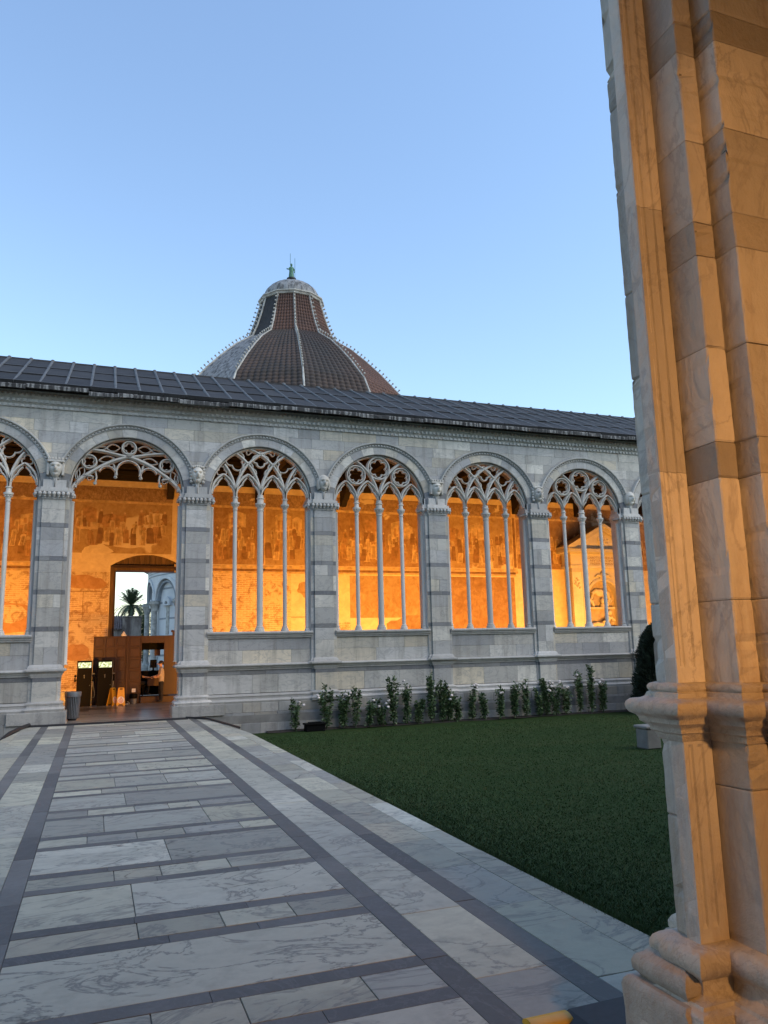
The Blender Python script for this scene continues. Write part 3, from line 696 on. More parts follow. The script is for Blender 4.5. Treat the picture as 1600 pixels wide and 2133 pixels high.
def door_tracery(c):
    m = MB(); tr_border(m, c)
    L = [(-1.60, -.02), (-1.45, .20), (-1.2, .44), (-.9, .66), (-.55, .87), (-.25, 1.0), (0, 1.09)]
    def smooth(p, n=5):
        out = []
        for i in range(len(p) - 1):
            p0, p1, p2, p3 = p[max(i - 1, 0)], p[i], p[i + 1], p[min(i + 2, len(p) - 1)]
            for q in range(n):
                t_ = q / n; out.append(tuple(.5 * ((2 * p1[k]) + (-p0[k] + p2[k]) * t_ + (2 * p0[k] - 5 * p1[k] + 4 * p2[k] - p3[k]) * t_ ** 2 + (-p0[k] + 3 * p1[k] - 3 * p2[k] + p3[k]) * t_ ** 3) for k in (0, 1)))
        return out + [p[-1]]
    for s_ in (-1, 1):
        st(m, c, [(x * s_, z) for x, z in smooth([(-x_, z_) for x_, z_ in L])], .105)
        st(m, c, inside([(x * s_, z) for x, z in smooth([(0, 1.07), (.3, 1.12), (.7, 1.20), (1.1, 1.235), (1.3, 1.235)])], 1.62), .085)
        circ(s_ * 1.12, .86, .20, m, c, .055); foil(s_ * 1.12, .86, 4, .085, .078, R(45), m, c, .03)
        for (x0, z0, x1, z1, wv) in ((.86, .92, .42, 1.02, .09), (.26, 1.35, .66, 1.32, .11), (.62, 1.33, .98, 1.27, .05), (1.26, .70, 1.43, .36, .10), (1.40, .62, 1.46, .30, .06)):
            n_ = 16; dx, dz = x1 - x0, z1 - z0; l = math.hypot(dx, dz); px_, pz_ = -dz / l, dx / l
            leafp = [(s_ * (x0 + dx * t_ + px_ * wv * math.sin(math.pi * t_)), z0 + dz * t_ + pz_ * wv * math.sin(math.pi * t_)) for t_ in [k_ / n_ for k_ in range(n_)]] + \
                    [(s_ * (x1 - dx * t_ - px_ * wv * math.sin(math.pi * t_)), z1 - dz * t_ - pz_ * wv * math.sin(math.pi * t_)) for t_ in [k_ / n_ for k_ in range(n_)]]
            m.stroke([(c + x, ZS + z) for x, z in leafp], .032, .1, YT + .04, True)
        # hanging cusps below the arch
        st(m, c, [(s_ * x, z) for x, z in parc(.60, .50, .245, R(200), R(20), 18)], .055); st(m, c, [(s_ * x, z) for x, z in parc(1.14, .10, .33, R(118), R(-8), 16)], .055)
        for bx_, bz_ in ((.365, .46), (.94, .24)): m.ball((c + s_ * bx_, YT + .08, ZS + bz_ - .03), .055, 8, 6)
        st(m, c, [(s_ * .365, .44), (s_ * .37, .62), (s_ * .42, .80)], .05); st(m, c, [(s_ * .93, .24), (s_ * .90, .4), (s_ * .93, .55)], .05)
        foil(s_ * .50, .79, 3, .04, .045, 0, m, c, .022); foil(s_ * 1.08, .38, 3, .045, .05, 0, m, c, .022)
    st(m, c, parc(0, .60, .345, R(0), R(180), 22), .06); st(m, c, parc(0, .60, .345, R(-20), R(0), 5), .06); st(m, c, parc(0, .60, .345, R(180), R(200), 5), .06)
    circ(0, 1.35, .20, m, c, .055); foil(0, 1.35, 4, .085, .078, 0, m, c, .03)
    m.build('door_arch_tracery', MT['tracery'], GAL, True)
for k, c in zip(KS, CXS):
    (door_tracery if k == 0 else window_a if k % 2 else window_b)(c)
# ------------------------------------------------------------------ roof
EY, EZ, RT = 23.28, 9.61, .505                  # eave edge, roof slope
RY = 28.1; RZ = EZ + RT * (RY - EY); BY = 36.4
rl = math.hypot(1, RT); ny, nz = -RT / rl, 1 / rl
m = MB(); m.rings([[(x, EY + .1, EZ - .06), (x, RY, RZ - .06), (x, BY, EZ - .1), (x, BY, EZ - .2), (x, RY, RZ - .22), (x, EY + .1, EZ - .18)] for x in (XL, XR)])
roof = m.build('roof', MT['timber'], GAL)
sw = .69; nsm = int((XR - XL) / sw)
rowy = [EY, EY + 1.55, EY + 3.15, RY]
for i in range(nsm):
    x0 = XL + sw * i
    off = U(-.12, .12)
    for j in range(3):
        ya, yb = rowy[j] + (off if j else 0), rowy[j + 1] + (off if j < 2 else 0)
        m = MB(); t0, t1 = .018 + .012 * (2 - j), .006 + .004 * (2 - j)
        q = lambda x, y, t_: (x, y + ny * t_, EZ + RT * (y - EY) + nz * t_)
        tt = U(0, .008)
        ys_ = [ya, ya + .03, (ya + yb) / 2, yb]
        m.rings([[q(x0 + .008, y, -.05), q(x0 + .008, y, t + tt), q(x0 + sw * .5, y, t + tt + U(-.012, .004)), q(x0 + sw - .008, y, t + tt), q(x0 + sw - .008, y, -.05)] for y, t in zip(ys_, (t0 + .012, t0 + .02, t0, t1))])
        m.cur = 1; m.add([q(x0 + .02, ya + .004, t0 + tt + .024), q(x0 + sw - .02, ya + .004, t0 + tt + .024), q(x0 + sw - .02, ya + .035, t0 + tt + .026), q(x0 + .02, ya + .035, t0 + tt + .026)], [(0, 1, 2, 3)])
        m.build('lead_panel', [MT['lead'], MT['batten']], roof)
for i in range(nsm + 1):
    x0 = XL + sw * i; m = MB(); wob = U(-.006, .006)
    m.tube([(x0 + wob, y + ny * .03, EZ + RT * (y - EY) + nz * .03) for y in (EY + .02, EY + 1.6, EY + 3.3, RY - .01)], .045, 8)
    m.ball((x0, RY, RZ + .02), .085, 8, 6)
    m.build('lead_roll', MT['batten'], roof, True)
m = MB(); m.tube([(x, RY + .02, RZ - .01) for x in np.linspace(XL, XR, 30)], .06, 8); m.build('ridge_roll', MT['lead'], roof, True)
# eave flashing in uneven lengths
x = XL
while x < XR:
    L_ = U(.7, 1.9); dz = U(-.025, .02); n_ = 6
    if -1.9 < x < 3.2: dz -= .05
    m = MB(); m.rings([[(xx, EY - .02, EZ - .02 + dz), (xx, EY - .035 + U(-.012, .012), EZ - .05 + dz), (xx, EY - .03 + U(-.012, .012), EZ - .145 + dz + U(-.015, .015)), (xx, EY + .02, EZ - .145 + dz), (xx, EY + .12, EZ - .07 + dz)] for xx in np.linspace(x + .004, min(x + L_, XR), n_)])
    m.build('eave_flashing', MT['eave'], roof); x += L_
m = MB(); m.rings([[(xx, EY + .02, EZ - .13), (xx, EY + .02, EZ - .10), (xx, D + .1, EZ - .02), (xx, D + .1, EZ - .06)] for xx in (XL, XR)]); m.build('eave_soffit', MT['timber'], roof)
# trusses with brackets against the frescoed wall
BW = 34.8
for i, xt in enumerate([-9.3, -5.3, -1.3, 2.85, 6.8, 10.9, 15.2, 20.3, 24.1, 28.2]):
    m = MB(); m.box(xt - .15, xt + .15, D + .5, BW + .05, 9.30, 9.62, .02); tr = m.build('tie_beam', MT['timber'], GAL)
    m = MB()
    for y0, y1 in ((D + .5, RY), (BW + .3, RY)):
        m.add([(xt - .12, y0, 9.5), (xt + .12, y0, 9.5), (xt + .12, y1, RZ - .5), (xt - .12, y1, RZ - .5), (xt - .12, y0, 9.8), (xt + .12, y0, 9.8), (xt + .12, y1, RZ - .22), (xt - .12, y1, RZ - .22)],
              [(0, 1, 2, 3), (4, 7, 6, 5), (0, 4, 5, 1), (1, 5, 6, 2), (2, 6, 7, 3), (3, 7, 4, 0)])
    m.box(xt - .11, xt + .11, RY - .12, RY + .12, 9.6, RZ - .25); m.build('rafter', MT['timber'], tr)
    m = MB(); m.rings([[(xx, BW + .02, 9.32), (xx, BW - 1.05, 9.32), (xx, BW - 1.0, 9.14), (xx, BW - .72, 9.05), (xx, BW - .6, 8.9), (xx, BW - .36, 8.82), (xx, BW - .22, 8.66), (xx, BW + .02, 8.60)] for xx in (xt - .14, xt + .14)]); m.build('bracket', MT['timber'], tr)
    m = MB(); m.rings([[(xx, D + .60, 9.32), (xx, D + 1.6, 9.32), (xx, D + 1.2, 9.1), (xx, D + .60, 8.9)] for xx in (xt - .14, xt + .14)]); m.build('bracket', MT['timber'], tr)
purl = MB()
for q in range(9):
    yy = D + .9 + q * .66; purl.box(XL, XR, yy, yy + .14, EZ + RT * (yy - EY) - .36, EZ + RT * (yy - EY) - .2)
    yy = BY - 1.0 - q * .66; zz = EZ - .1 + (RZ - EZ) * (BY - yy) / (BY - RY); purl.box(XL, XR, yy, yy + .14, zz - .4, zz - .2)
purl.build('purlins', MT['timber'], roof)

# ------------------------------------------------------------------ inside: floor, back wall, frescoes
m = MB(); m.box(XL, XR, D - .12, BW + .95, -.70, -.014); gf = tag(m.build('gallery_floor', MT['core']), kind='structure')
y = D - .10; ri_ = 0
while y < BW - .1:
    wd = .13 if ri_ % 3 == 1 else U(.5, .95); y1 = min(y + wd, BW)
    if y1 > 23.45:
        xx = cuts(-1.3, 3.2, .7, 1.6)
        for a, b in zip(xx, xx[1:]):
            m = MB(); m.slab([(a + .002, max(y, 23.46) + .002), (b - .002, max(y, 23.46) + .002), (b - .002, y1 - .002), (a + .002, y1 - .002)], -.03, U(-.002, .002), .003); m.build('floor_slab', MT['gfloor_d'] if (ri_ % 3 == 1 or U(0, 1) < .12) else MT['gfloor'], gf)
    y = y1; ri_ += 1
for a, b in ((XL, -1.3), (3.2, XR)):
    m = MB(); m.slab([(a, D + .6), (b, D + .6), (b, BW), (a, BW)], -.03, 0); m.build('floor_slab', MT['gfloor'], gf)
DX0, DX1, DTOP = .62, 3.32, 5.42
m = MB()
def wallq(x0, x1, z0, z1): m.box(x0, x1, BW, BW + .9, z0, z1)
wallq(XL, DX0 - .16, -.6, 9.35); wallq(DX1 + .16, XR, -.6, 9.35)
n_ = 14; hw = (DX1 - DX0) / 2 + .16; mc = (DX0 + DX1) / 2
seg = lambda x: 5.62 + .50 * (1 - ((x - mc) / hw) ** 2)
xs = [mc - hw + 2 * hw * i / n_ for i in range(n_ + 1)]
m.rings([[(x, BW, seg(x)), (x, BW, 9.35), (x, BW + .9, 9.35), (x, BW + .9, seg(x))] for x in xs])
back = m.build('back_wall', MT['plaster'], GAL)
boxo('wall_plate', MT['timber'], back, XL, XR, BW + .01, BW + .9, 9.352, 10.1)
for xe in (XL, XR):
    m = MB(); s_ = .3 if xe > 0 else -.3; m.box(min(xe, xe + s_), max(xe, xe + s_), D + .1, BY - .4, -.6, 9.3); m.build('end_wall', MT['plaster'], GAL)  # unseen gallery ends, added to stop light leaking in
PY = BW - .012
def skin_(nm, mt, x0, x1, z0, z1, t_=.012, par=None):       # a painted or bare field, a thin coat on the wall
    return boxo(nm, mt, par or back, x0, x1, BW - t_, BW + .02, z0, z1, b=.002)
def door_cut(x0, x1, z0, z1):
    """rect fields that avoid the door opening"""
    dl, dr = DX0 - .2, DX1 + .2
    if x1 <= dl or x0 >= dr or z0 > 6.15: return [(x0, x1, z0, z1)]
    o = []
    if x0 < dl: o.append((x0, dl, z0, z1))
    if x1 > dr: o.append((dr, x1, z0, z1))
    return o
def blob(nm, mt, cx_, cz, rx, rz, t_=.016, n=26, k=.18, sd=0):
    rr = random.Random(sd); ph = [rr.uniform(0, 6.28) for _ in range(4)]; m = MB()
    pts = []
    for i in range(n):
        a = 2 * math.pi * i / n; s_ = 1 + k * (math.sin(2 * a + ph[0]) + .7 * math.sin(3 * a + ph[1]) + .5 * math.sin(5 * a + ph[2]) + .4 * math.sin(8 * a + ph[3])); pts.append((cx_ + rx * s_ * math.cos(a), cz + rz * s_ * math.sin(a)))
    m.prism(pts, BW - t_, BW + .02); return m.build(nm, mt, back)
bays = [XL, -5.25, -1.25, 3.1, 7.0, 9.95, 15.9, 20.2, XR]
for i, (a, b) in enumerate(zip(bays, bays[1:])):
    skin_('frieze', MT['frieze'], a + .12, b - .12, 8.45, 9.06)
    mt = MT['fresco_b'] if i % 2 else MT['fresco']
    pn = skin_('fresco_panel', mt, a + .14, b - .14, 5.75 if not (a < 2 < b) else 6.15, 8.34)
    skin_('painted_border', MT['fig_l'], a + .14, b - .14, 8.34, 8.45, .018)
    if b < 22 and not (a < 2 < b):
        skin_('painted_border', MT['fig_l'], a, b, 5.36, 5.44, .03); skin_('painted_border', MT['fig_d'], a, b, 5.46, 5.56, .02); skin_('painted_border', MT['fig_l'], a, b, 5.58, 5.72, .022)
    # faint painted crowds: generic robed figures, flat on the plaster
    f = MB(); rr = random.Random(31 + i)
    zb = 5.8 if not (a < 2 < b) else 6.3
    for lay_ in range(3):
        x = a + .3
        while x < b - .4:
            if rr.random() < .8:
                s_ = rr.uniform(.6, .95) * (1.0 - .12 * lay_); z0 = zb + .12 + lay_ * .42 + rr.uniform(0, .2); hh_ = 1.0 * s_; ww = rr.uniform(.13, .2) * s_; ln = rr.uniform(-.08, .08)
                f.cur = rr.choice((0, 0, 1, 2)); yy = BW - .018 - .006 * rr.random()
                body = [(x - ww, z0), (x + ww, z0), (x + ww * .95 + ln, z0 + hh_ * .55), (x + ww * .8 + ln, z0 + hh_ * .8), (x + ln, z0 + hh_ * .86), (x - ww * .8 + ln, z0 + hh_ * .8), (x - ww * 1.0 + ln, z0 + hh_ * .5)]
                f.add([(p, yy, q) for p, q in body], [tuple(range(7))])
                f.cur = 0 if f.cur else 2; hx, hz, hr = x + ln * 1.2, z0 + hh_ * .93, .085 * s_
                f.add([(hx + hr * math.cos(k_ * .785), yy - .0003, hz + hr * 1.15 * math.sin(k_ * .785)) for k_ in range(8)], [tuple(range(8))])
                f.cur = 1
                for q in (-.4, .1, .5): f.add([(x + ww * q, yy - .0004, z0 + .03), (x + ww * q + .022, yy - .0004, z0 + .03), (x + ww * q * .6 + ln + .016, yy - .0004, z0 + hh_ * .72), (x + ww * q * .6 + ln, yy - .0004, z0 + hh_ * .72)], [(0, 1, 2, 3)])
            x += rr.uniform(.16, .4)
    # painted buildings and hills above the crowd
    for q in range(rr.randint(3, 5)):
        x = rr.uniform(a + .4, b - 1.2); z0 = rr.uniform(7.1, 7.5); ww, hh_ = rr.uniform(.4, 1.0), rr.uniform(.4, .8); f.cur = rr.choice((0, 2, 2)); yy = BW - .0126 - .0009 * q
        f.add([(x, yy, z0), (x + ww, yy, z0), (x + ww, yy, z0 + hh_), (x + ww / 2, yy, z0 + hh_ * 1.2), (x, yy, z0 + hh_)], [(0, 1, 2, 3, 4)])
        f.cur = 2
        for r_ in range(2): f.add([(x + ww * (.15 + .28 * r_), yy - .0006, z0 + .1), (x + ww * (.28 + .28 * r_), yy - .0006, z0 + .1), (x + ww * (.28 + .28 * r_), yy - .0006, z0 + hh_ * .7), (x + ww * (.15 + .28 * r_), yy - .0006, z0 + hh_ * .7)], [(0, 1, 2, 3)])
    tag(f.build('painted_figures', [MT['fig_l'], MT['fig_d'], MT['fig_m']], pn, recalc=False), kind='stuff')
    if i not in (2,): skin_('painted_pilaster', MT['fig_l'], b - .14, b + .14, 5.5, 9.06, .02); skin_('painted_pilaster', MT['fig_d'], b - .07, b + .07, 5.8, 8.4, .024)
# lower zone: bare brick on the left, faded fresco and plaster further right
for a, b in ((XL, DX0 - .2), (3.6, 8.35), (9.9, 11.1)):
    if a == 9.9: skin_('brick_field', MT['brick'], 9.9, 11.2, .5, 3.1, .01); continue
    skin_('brick_field', MT['brick'], a, b, .5, 5.34, .01)
for x0, x1, z0, z1, sd_ in ((-1.5, .3, 4.6, 5.2, 11), (-5.2, -2.2, 2.8, 4.1, 12), (-1.3, -.25, 1.6, 2.35, 13)):
    blob('plaster_patch', MT['rust_plaster'], (x0 + x1) / 2, (z0 + z1) / 2, (x1 - x0) / 2, (z1 - z0) / 2, .014, 40, .09, sd_)
for x0, x1, z0, z1 in ((-1.25, .1, 4.50, 4.535), (-1.25, .1, 3.30, 3.33), (-.60, -.575, 3.33, 4.50), (8.35, 9.9, 3.35, 3.38)): skin_('wall_crack', MT['fig_d'], x0, x1, z0, z1, .011)
blob('plaster_patch', MT['plaster'], 1.3, 6.6, 1.0, .22, sd=1); blob('plaster_patch', MT['plaster'], 2.2, 7.75, .45, .2, sd=2); blob('plaster_patch', MT['plaster'], -.1, 6.3, .5, .25, sd=3)
blob('brick_patch', MT['brick'], -3.3, 3.6, .55, .4, .02, k=.06, sd=4); blob('brick_patch', MT['brick'], -3.4, 2.0, .7, .45, .02, k=.05, sd=5)
skin_('plaster_field', MT['plaster'], 8.35, 9.9, .5, 5.34, .008)
skin_('plaster_field', MT['plaster'], 11.2, 15.9, .5, 3.4, .008)
for a, b, mt in ((11.2, 15.8, 'fresco'), (16.0, 20.1, 'fresco_b')): skin_('fresco_panel', MT[mt], a, b, 3.3 if a < 12 else .5, 5.3, .012)
blob('fresco_remnant', MT['fresco_b'], 14.0, 2.4, 1.3, .9, .014, sd=6); blob('fresco_remnant', MT['fresco'], 9.2, 4.6, .5, .4, .014, sd=7)
skin_('wall_slot', MT['tomb_dark'], 10.35, 10.52, 2.3, 3.1, .02)
m = MB(); m.box(XL, DX0 - .2, BW - .35, BW, 0, .42, .01); m.box(DX1 + .2, XR, BW - .35, BW, 0, .42, .01); m.build('wall_bench', MT['trim'], back)

# ---- the big doorway
fr = MB(); fr.box(DX0 - .16, DX0, BW - .03, BW + .9, 0, 5.62, .01); fr.box(DX1, DX1 + .16, BW - .03, BW + .9, 0, 5.62, .01)
door = fr.build('door_frame', MT['doorwood'], GAL)
boxo('lintel', MT['doorwood'], door, DX0 - .02, DX1 + .02, BW - .02, BW + .85, DTOP, DTOP + .22, b=.012)
boxo('lintel_rail', MT['panel'], door, DX0 - .05, DX1 + .05, BW - .06, BW + .1, DTOP + .10, DTOP + .17, b=.008)
m = MB(); m.rings([[(x, BW + .21, DTOP + .2), (x, BW + .21, seg(x) + .04), (x, BW + .3, seg(x) + .04), (x, BW + .3, DTOP + .2)] for x in xs]); m.build('tympanum_back', MT['doorwood'], door)
for i in range(13):
    x0 = DX0 - .1 + i * (DX1 - DX0 + .2) / 13; x1 = x0 + (DX1 - DX0 + .2) / 13; xm = (x0 + x1) / 2
    m = MB(); m.prism([(x0 + .006, DTOP + .222), (x1 - .006, DTOP + .222), (x1 - .006, seg(x1) + .03), (x0 + .006, seg(x0) + .03)], BW + .12 + U(0, .015), BW + .2); m.build('tympanum_board', MT['doorwood'], door)
for s_, xh in ((1, DX0), (-1, DX1)):           # door leaves folded back into the opening
    for j in range(5):
        a, b = sorted((xh, xh + s_ * .07)); boxo('door_board', MT['doorwood'], door, a, b, BW + .05 + j * .16, BW + .2 + j * .16, .02, DTOP, b=.006)

# ---- wall tomb with pediment
TB = thing('wall_tomb', 'pale marble wall tomb with pediment, inscription and reclining figure in an arched niche', 'monument')
TX0, TX1 = 23.05, 26.95; TC = (TX0 + TX1) / 2; TY = 33.95
def tbox(nm, *a, mt='tomb', par=TB, b=.008): return boxo(nm, MT[mt], par, *a, b=b)
tbox('plinth', TX0 - .12, TX1 + .12, TY - .1, BW - .02, 0, 1.1)
m = MB(); ns = 20; nr = .95; nzc = 4.15
pts = [(TX0 + .1, 1.1), (TC - nr, 1.1)] + [(TC - nr * math.cos(math.pi * i / ns), nzc + nr * math.sin(math.pi * i / ns)) for i in range(ns + 1)] + [(TC + nr, 1.1), (TX1 - .1, 1.1)]
ol = [(TX0 + .1, 1.1), (TX0 + .1, 1.1)] + [(TX0 + .1 + (TX1 - TX0 - .2) * i / ns, 5.75) for i in range(ns + 1)] + [(TX1 - .1, 1.1), (TX1 - .1, 1.1)]
m.rings([[(p[0], TY + .12, p[1]), (q[0], TY + .12, q[1]), (q[0], BW - .02, q[1]), (p[0], BW - .02, p[1])] for p, q in zip(pts[1:-1], ol[1:-1])]); m.build('front_wall', MT['tomb'], TB)
tbox('niche_back', TC - nr - .05, TC + nr + .05, BW - .3, BW - .02, 1.1, 5.2, mt='tomb_dark')
m = MB(); m.rings([[(TC + r * math.cos(a), y_, nzc + r * math.sin(a)) for r, y_ in ((nr, TY + .10), (nr + .05, TY + .04), (nr + .16, TY + .06), (nr + .16, TY + .14), (nr, TY + .14))] for a in [math.pi * i / 24 for i in range(25)]]); m.build('niche_arch', MT['tomb'], TB)
for xx in (TX0, TX1 - .55): 
    tbox('pilaster', xx, xx + .55, TY, TY + .15, 1.1, 5.55); tbox('pilaster_capital', xx - .05, xx + .6, TY - .05, TY + .15, 5.55, 5.75)
    m = MB(); xm = xx + .275
    for q in range(26): a_ = U(0, 6.28); r_ = U(.05, .22); m.ball((xm + r_ * math.cos(a_), TY, 4.9 + r_ * 1.5 * math.sin(a_)), U(.03, .06), 6, 4)
    m.build('carved_garland', MT['tomb'], TB, True)
tbox('architrave', TX0 - .1, TX1 + .1, TY - .06, BW - .02, 5.75, 5.9); tbox('frieze_block', TX0 - .04, TX1 + .04, TY, BW - .02, 5.9, 6.55)
ins = tbox('inscription_panel', TC - 1.15, TC + 1.15, TY - .025, TY + .02, 5.78, 6.5)
tbox('cornice', TX0 - .35, TX1 + .35, TY - .32, BW - .02, 6.55, 6.75, b=.02); tbox('cornice_bed', TX0 - .15, TX1 + .15, TY - .14, BW - .02, 6.5, 6.56)
hwd = (TX1 - TX0) / 2 + .35; pk = 7.95
m = MB(); m.prism([(TC - hwd + .3, 6.75), (TC + hwd - .3, 6.75), (TC, pk - .2)], TY - .02, BW - .02); m.build('pediment', MT['tomb'], TB)
for s_ in (-1, 1):
    for o, th, f in ((0, .13, .34), (-.15, .14, .22)):
        m = MB(); m.prism([(TC + s_ * hwd, 6.75 + o), (TC, pk + o), (TC, pk + o + th * 1.15), (TC + s_ * hwd, 6.75 + o + th)] if o == 0 else [(TC + s_ * (hwd - .35), 6.753), (TC, pk + o), (TC, pk + o + th), (TC + s_ * (hwd - .05), 6.753)], TY - f, BW - .02); m.build('raking_cornice', MT['tomb'], TB)
m = MB()
for q in range(24): a_ = U(0, 6.28); r_ = U(0, .3); m.ball((TC + r_ * 1.5 * math.cos(a_), TY - .03, 7.15 + r_ * .8 * math.sin(a_)), U(.03, .07), 6, 4)
m.build('carved_trophy', MT['tomb'], TB, True)
m = MB(); m.ball((TC, TY + .05, 5.35), .2, 10, 8, 1, .7, 1.2)
for s_ in (-1, 1):
    for q in range(5): m.ball((TC + s_ * (.2 + .07 * q), TY + .06, 5.35 + .05 * math.sin(q)), .08 - .01 * q, 6, 4)
m.build('carved_mask', MT['tomb'], TB, True)
# sarcophagus, reclining figure and bust relief inside the niche
tbox('sarcophagus', TC - .85, TC + .85, TY + .12, BW - .28, 2.1, 2.55, b=.05); tbox('sarcophagus_foot', TC - .7, TC + .7, TY + .2, BW - .3, 1.1, 2.1, b=.03); tbox('sarcophagus_lid', TC - .92, TC + .92, TY + .08, BW - .28, 2.55, 2.68, b=.03)
m = MB(); m.tube([(TC - .75, TY + .35, 2.76), (TC - .4, TY + .33, 2.86), (TC - .05, TY + .35, 2.80), (TC + .25, TY + .36, 2.98), (TC + .42, TY + .38, 3.2)], .11, 10, .15); m.ball((TC + .46, TY + .36, 3.44), .12, 10, 8, 1, 1, 1.2)
m.tube([(TC + .5, TY + .3, 3.2), (TC + .68, TY + .27, 3.0), (TC + .5, TY + .2, 2.86)], .06, 8); m.tube([(TC + .33, TY + .28, 3.18), (TC + .12, TY + .2, 3.02), (TC - .1, TY + .2, 2.95)], .055, 8)
m.build('reclining_figure', MT['tomb'], TB, True)
tbox('relief_shelf', TC - .8, TC + .8, TY + .3, BW - .28, 3.62, 3.74)
m = MB()
for s_ in (-1, 1): m.tube([(TC + s_ * .2, TY + .45, 4.62), (TC + s_ * .5, TY + .45, 4.45), (TC + s_ * .55, TY + .45, 4.1), (TC + s_ * .42, TY + .45, 3.75)], .12, 8, .06); m.tube([(TC + s_ * .55, TY + .4, 3.95), (TC + s_ * .68, TY + .4, 4.1), (TC + s_ * .62, TY + .4, 4.22)], .05, 6)
m.ball((TC, TY + .45, 4.5), .2, 12, 8, 1.6, .6, 1); m.ball((TC + .12, TY + .42, 4.05), .13, 10, 8, 1, 1, 1.3); m.tube([(TC + .12, TY + .45, 3.9), (TC + .12, TY + .45, 3.74)], .12, 8, .16)
m.build('bust_and_drapery', MT['tomb'], TB, True)
def text_mesh(name, body, size, loc, mat, parent, rot=(R(90), 0, 0), ext=.004):
    cu = bpy.data.curves.new(name, 'FONT'); cu.body = body; cu.size = size; cu.align_x = 'CENTER'; cu.align_y = 'CENTER'; cu.extrude = ext; cu.space_line = .9
    ob = bpy.data.objects.new(name, cu); col.objects.link(ob); bpy.context.view_layer.update()
    me = bpy.data.meshes.new_from_object(ob.evaluated_get(bpy.context.evaluated_depsgraph_get())); bpy.data.objects.remove(ob)
    me.materials.clear(); me.materials.append(mat); o = bpy.data.objects.new(name, me); col.objects.link(o); o.location = loc; o.rotation_euler = rot; o.parent = parent; return o
text_mesh('inscription', 'ALGAROTTO OVIDII AEMVLO\nNEVTONI DISCIPVLO\nFRIDERICVS MAGNVS', .17, (TC, TY - .026, 6.14), MT['fig_d'], ins)

# ---- floodlights standing behind the parapets
def area(name, loc, tgt, power, sx, sy, parent, spread=160):
    L_ = bpy.data.lights.new(name, 'AREA'); L_.shape = 'RECTANGLE'; L_.size = sx; L_.size_y = sy; L_.energy = power; L_.color = LAMP_COL; L_.spread = R(spread)
    o = bpy.data.objects.new(name, L_); col.objects.link(o); o.location = loc; o.rotation_euler = (Vector(loc) - Vector(tgt)).to_track_quat('Z', 'Y').to_euler()
    if parent: o.parent = parent
    return o
def floodlight(x, y, z, tgt, label, power, group, sx=.5, sy=.28, spread=160):
    r = tag(empty('floodlight'), label, 'floodlight', group)
    d_ = (Vector(tgt) - Vector((x, y, z))).normalized(); q = d_.to_track_quat('Y', 'Z').to_matrix().to_4x4()
    b = MB(); b.rings([[(sx / 2 * k_ * cx_, y_, sy / 2 * k_ * cz_) for cx_, cz_ in ((-1, -1), (1, -1), (1, 1), (-1, 1))] for y_, k_ in ((-.14, .55), (-.08, .8), (.0, 1.08), (.02, 1.1))])
    o = b.build('housing', MT['black'], r); o.matrix_world = Matrix.Translation((x, y, z)) @ q
    b = MB(); b.box(-sx / 2, sx / 2, .021, .026, -sy / 2, sy / 2); o2 = b.build('lamp_glass', MT['lampglass'], r); o2.matrix_world = o.matrix_world.copy()
    b = MB()
    for s_ in (-1, 1): b.tube([(x + s_ * sx * .58, y, z), (x + s_ * sx * .58, y, z - .3)], .015, 6)
    b.tube([(x - sx * .58, y, z - .3), (x + sx * .58, y, z - .3)], .015, 6); b.box(x - .2, x + .2, y - .12, y + .12, z - .33, z - .3, .004)
    b.build('bracket', MT['black'], r)
    area('flood_lamp', tuple(Vector((x, y, z)) + d_ * .04), tgt, power, sx, sy, r, spread)
    return r
for c in CXS:
    if abs(c - CX0) < .1: continue
    if c > 25.5: continue
    for s_ in (-.9, .9):
        if abs(c - CX0 - SP) < .1 and s_ < 0: continue
        floodlight(c + s_, D + 1.35, .33, (c + s_ * 1.1 if abs(c - CX0 + SP) > .1 or s_ < 0 else c + .4, BW, 2.6), 'black floodlight standing on the gallery floor behind the parapet, aimed at the frescoes', FLOOD_W * U(.75, 1.25), 'floodlights behind the parapets', spread=100)
# ------------------------------------------------------------------ ticket booth
BY_ = 31.8
BO = thing('ticket_booth', 'brown panelled wooden ticket booth with open counter window in front of the doorway', 'booth')
BX = [-.08, 1.13, 1.20, 1.68, 2.52, 3.12]; BT = 2.56
def bx(nm, *a, mt='panel', par=BO, b=.006): return boxo(nm, MT[mt], par, *a, b=b)
wl = bx('screen_wall', BX[0], BX[1], BY_, BY_ + .06, 0, BT)
bx('end_return', BX[0], BX[0] + .05, BY_ + .062, BY_ + 1.6, 0, BT - .01); bx('post', BX[1] + .002, BX[2] - .002, BY_ - .05, BY_ + .07, 0, BT + .01)
w2 = bx('screen_wall', BX[2], BX[3], BY_, BY_ + .06, 0, BT)
for (x0, x1, nc, par) in ((BX[0], BX[1], 3, wl), (BX[2], BX[3], 1, w2)):
    cw = (x1 - x0) / nc; rh = BT / 6
    for i in range(nc + 1):
        xx = x0 + cw * i; xa, xb = max(x0, xx - .03), min(x1, xx + .03); bx('stile', xa, xb, BY_ - .03, BY_ - .001, 0.01, BT, par=par)
    for j in range(7):
        zz = rh * j; bx('rail', x0 + .001, x1 - .001, BY_ - .026, BY_ - .001, max(.012, zz - .03), min(BT - .002, zz + .03), par=par)
    for i in range(nc):
        for j in range(6): bx('panel', x0 + cw * i + .06, x0 + cw * (i + 1) - .06, BY_ - .012, BY_ + .01, rh * j + .06, rh * (j + 1) - .06, par=par, b=.01)
bx('lintel', BX[3], BX[4], BY_ - .02, BY_ + .06, 2.28, BT); bx('side_panel', BX[4], BX[5], BY_ - .02, BY_ + .06, .28, BT + .002); bx('step', BX[3] + .01, BX[5], BY_ - .1, BY_ + .8, 0, .24)
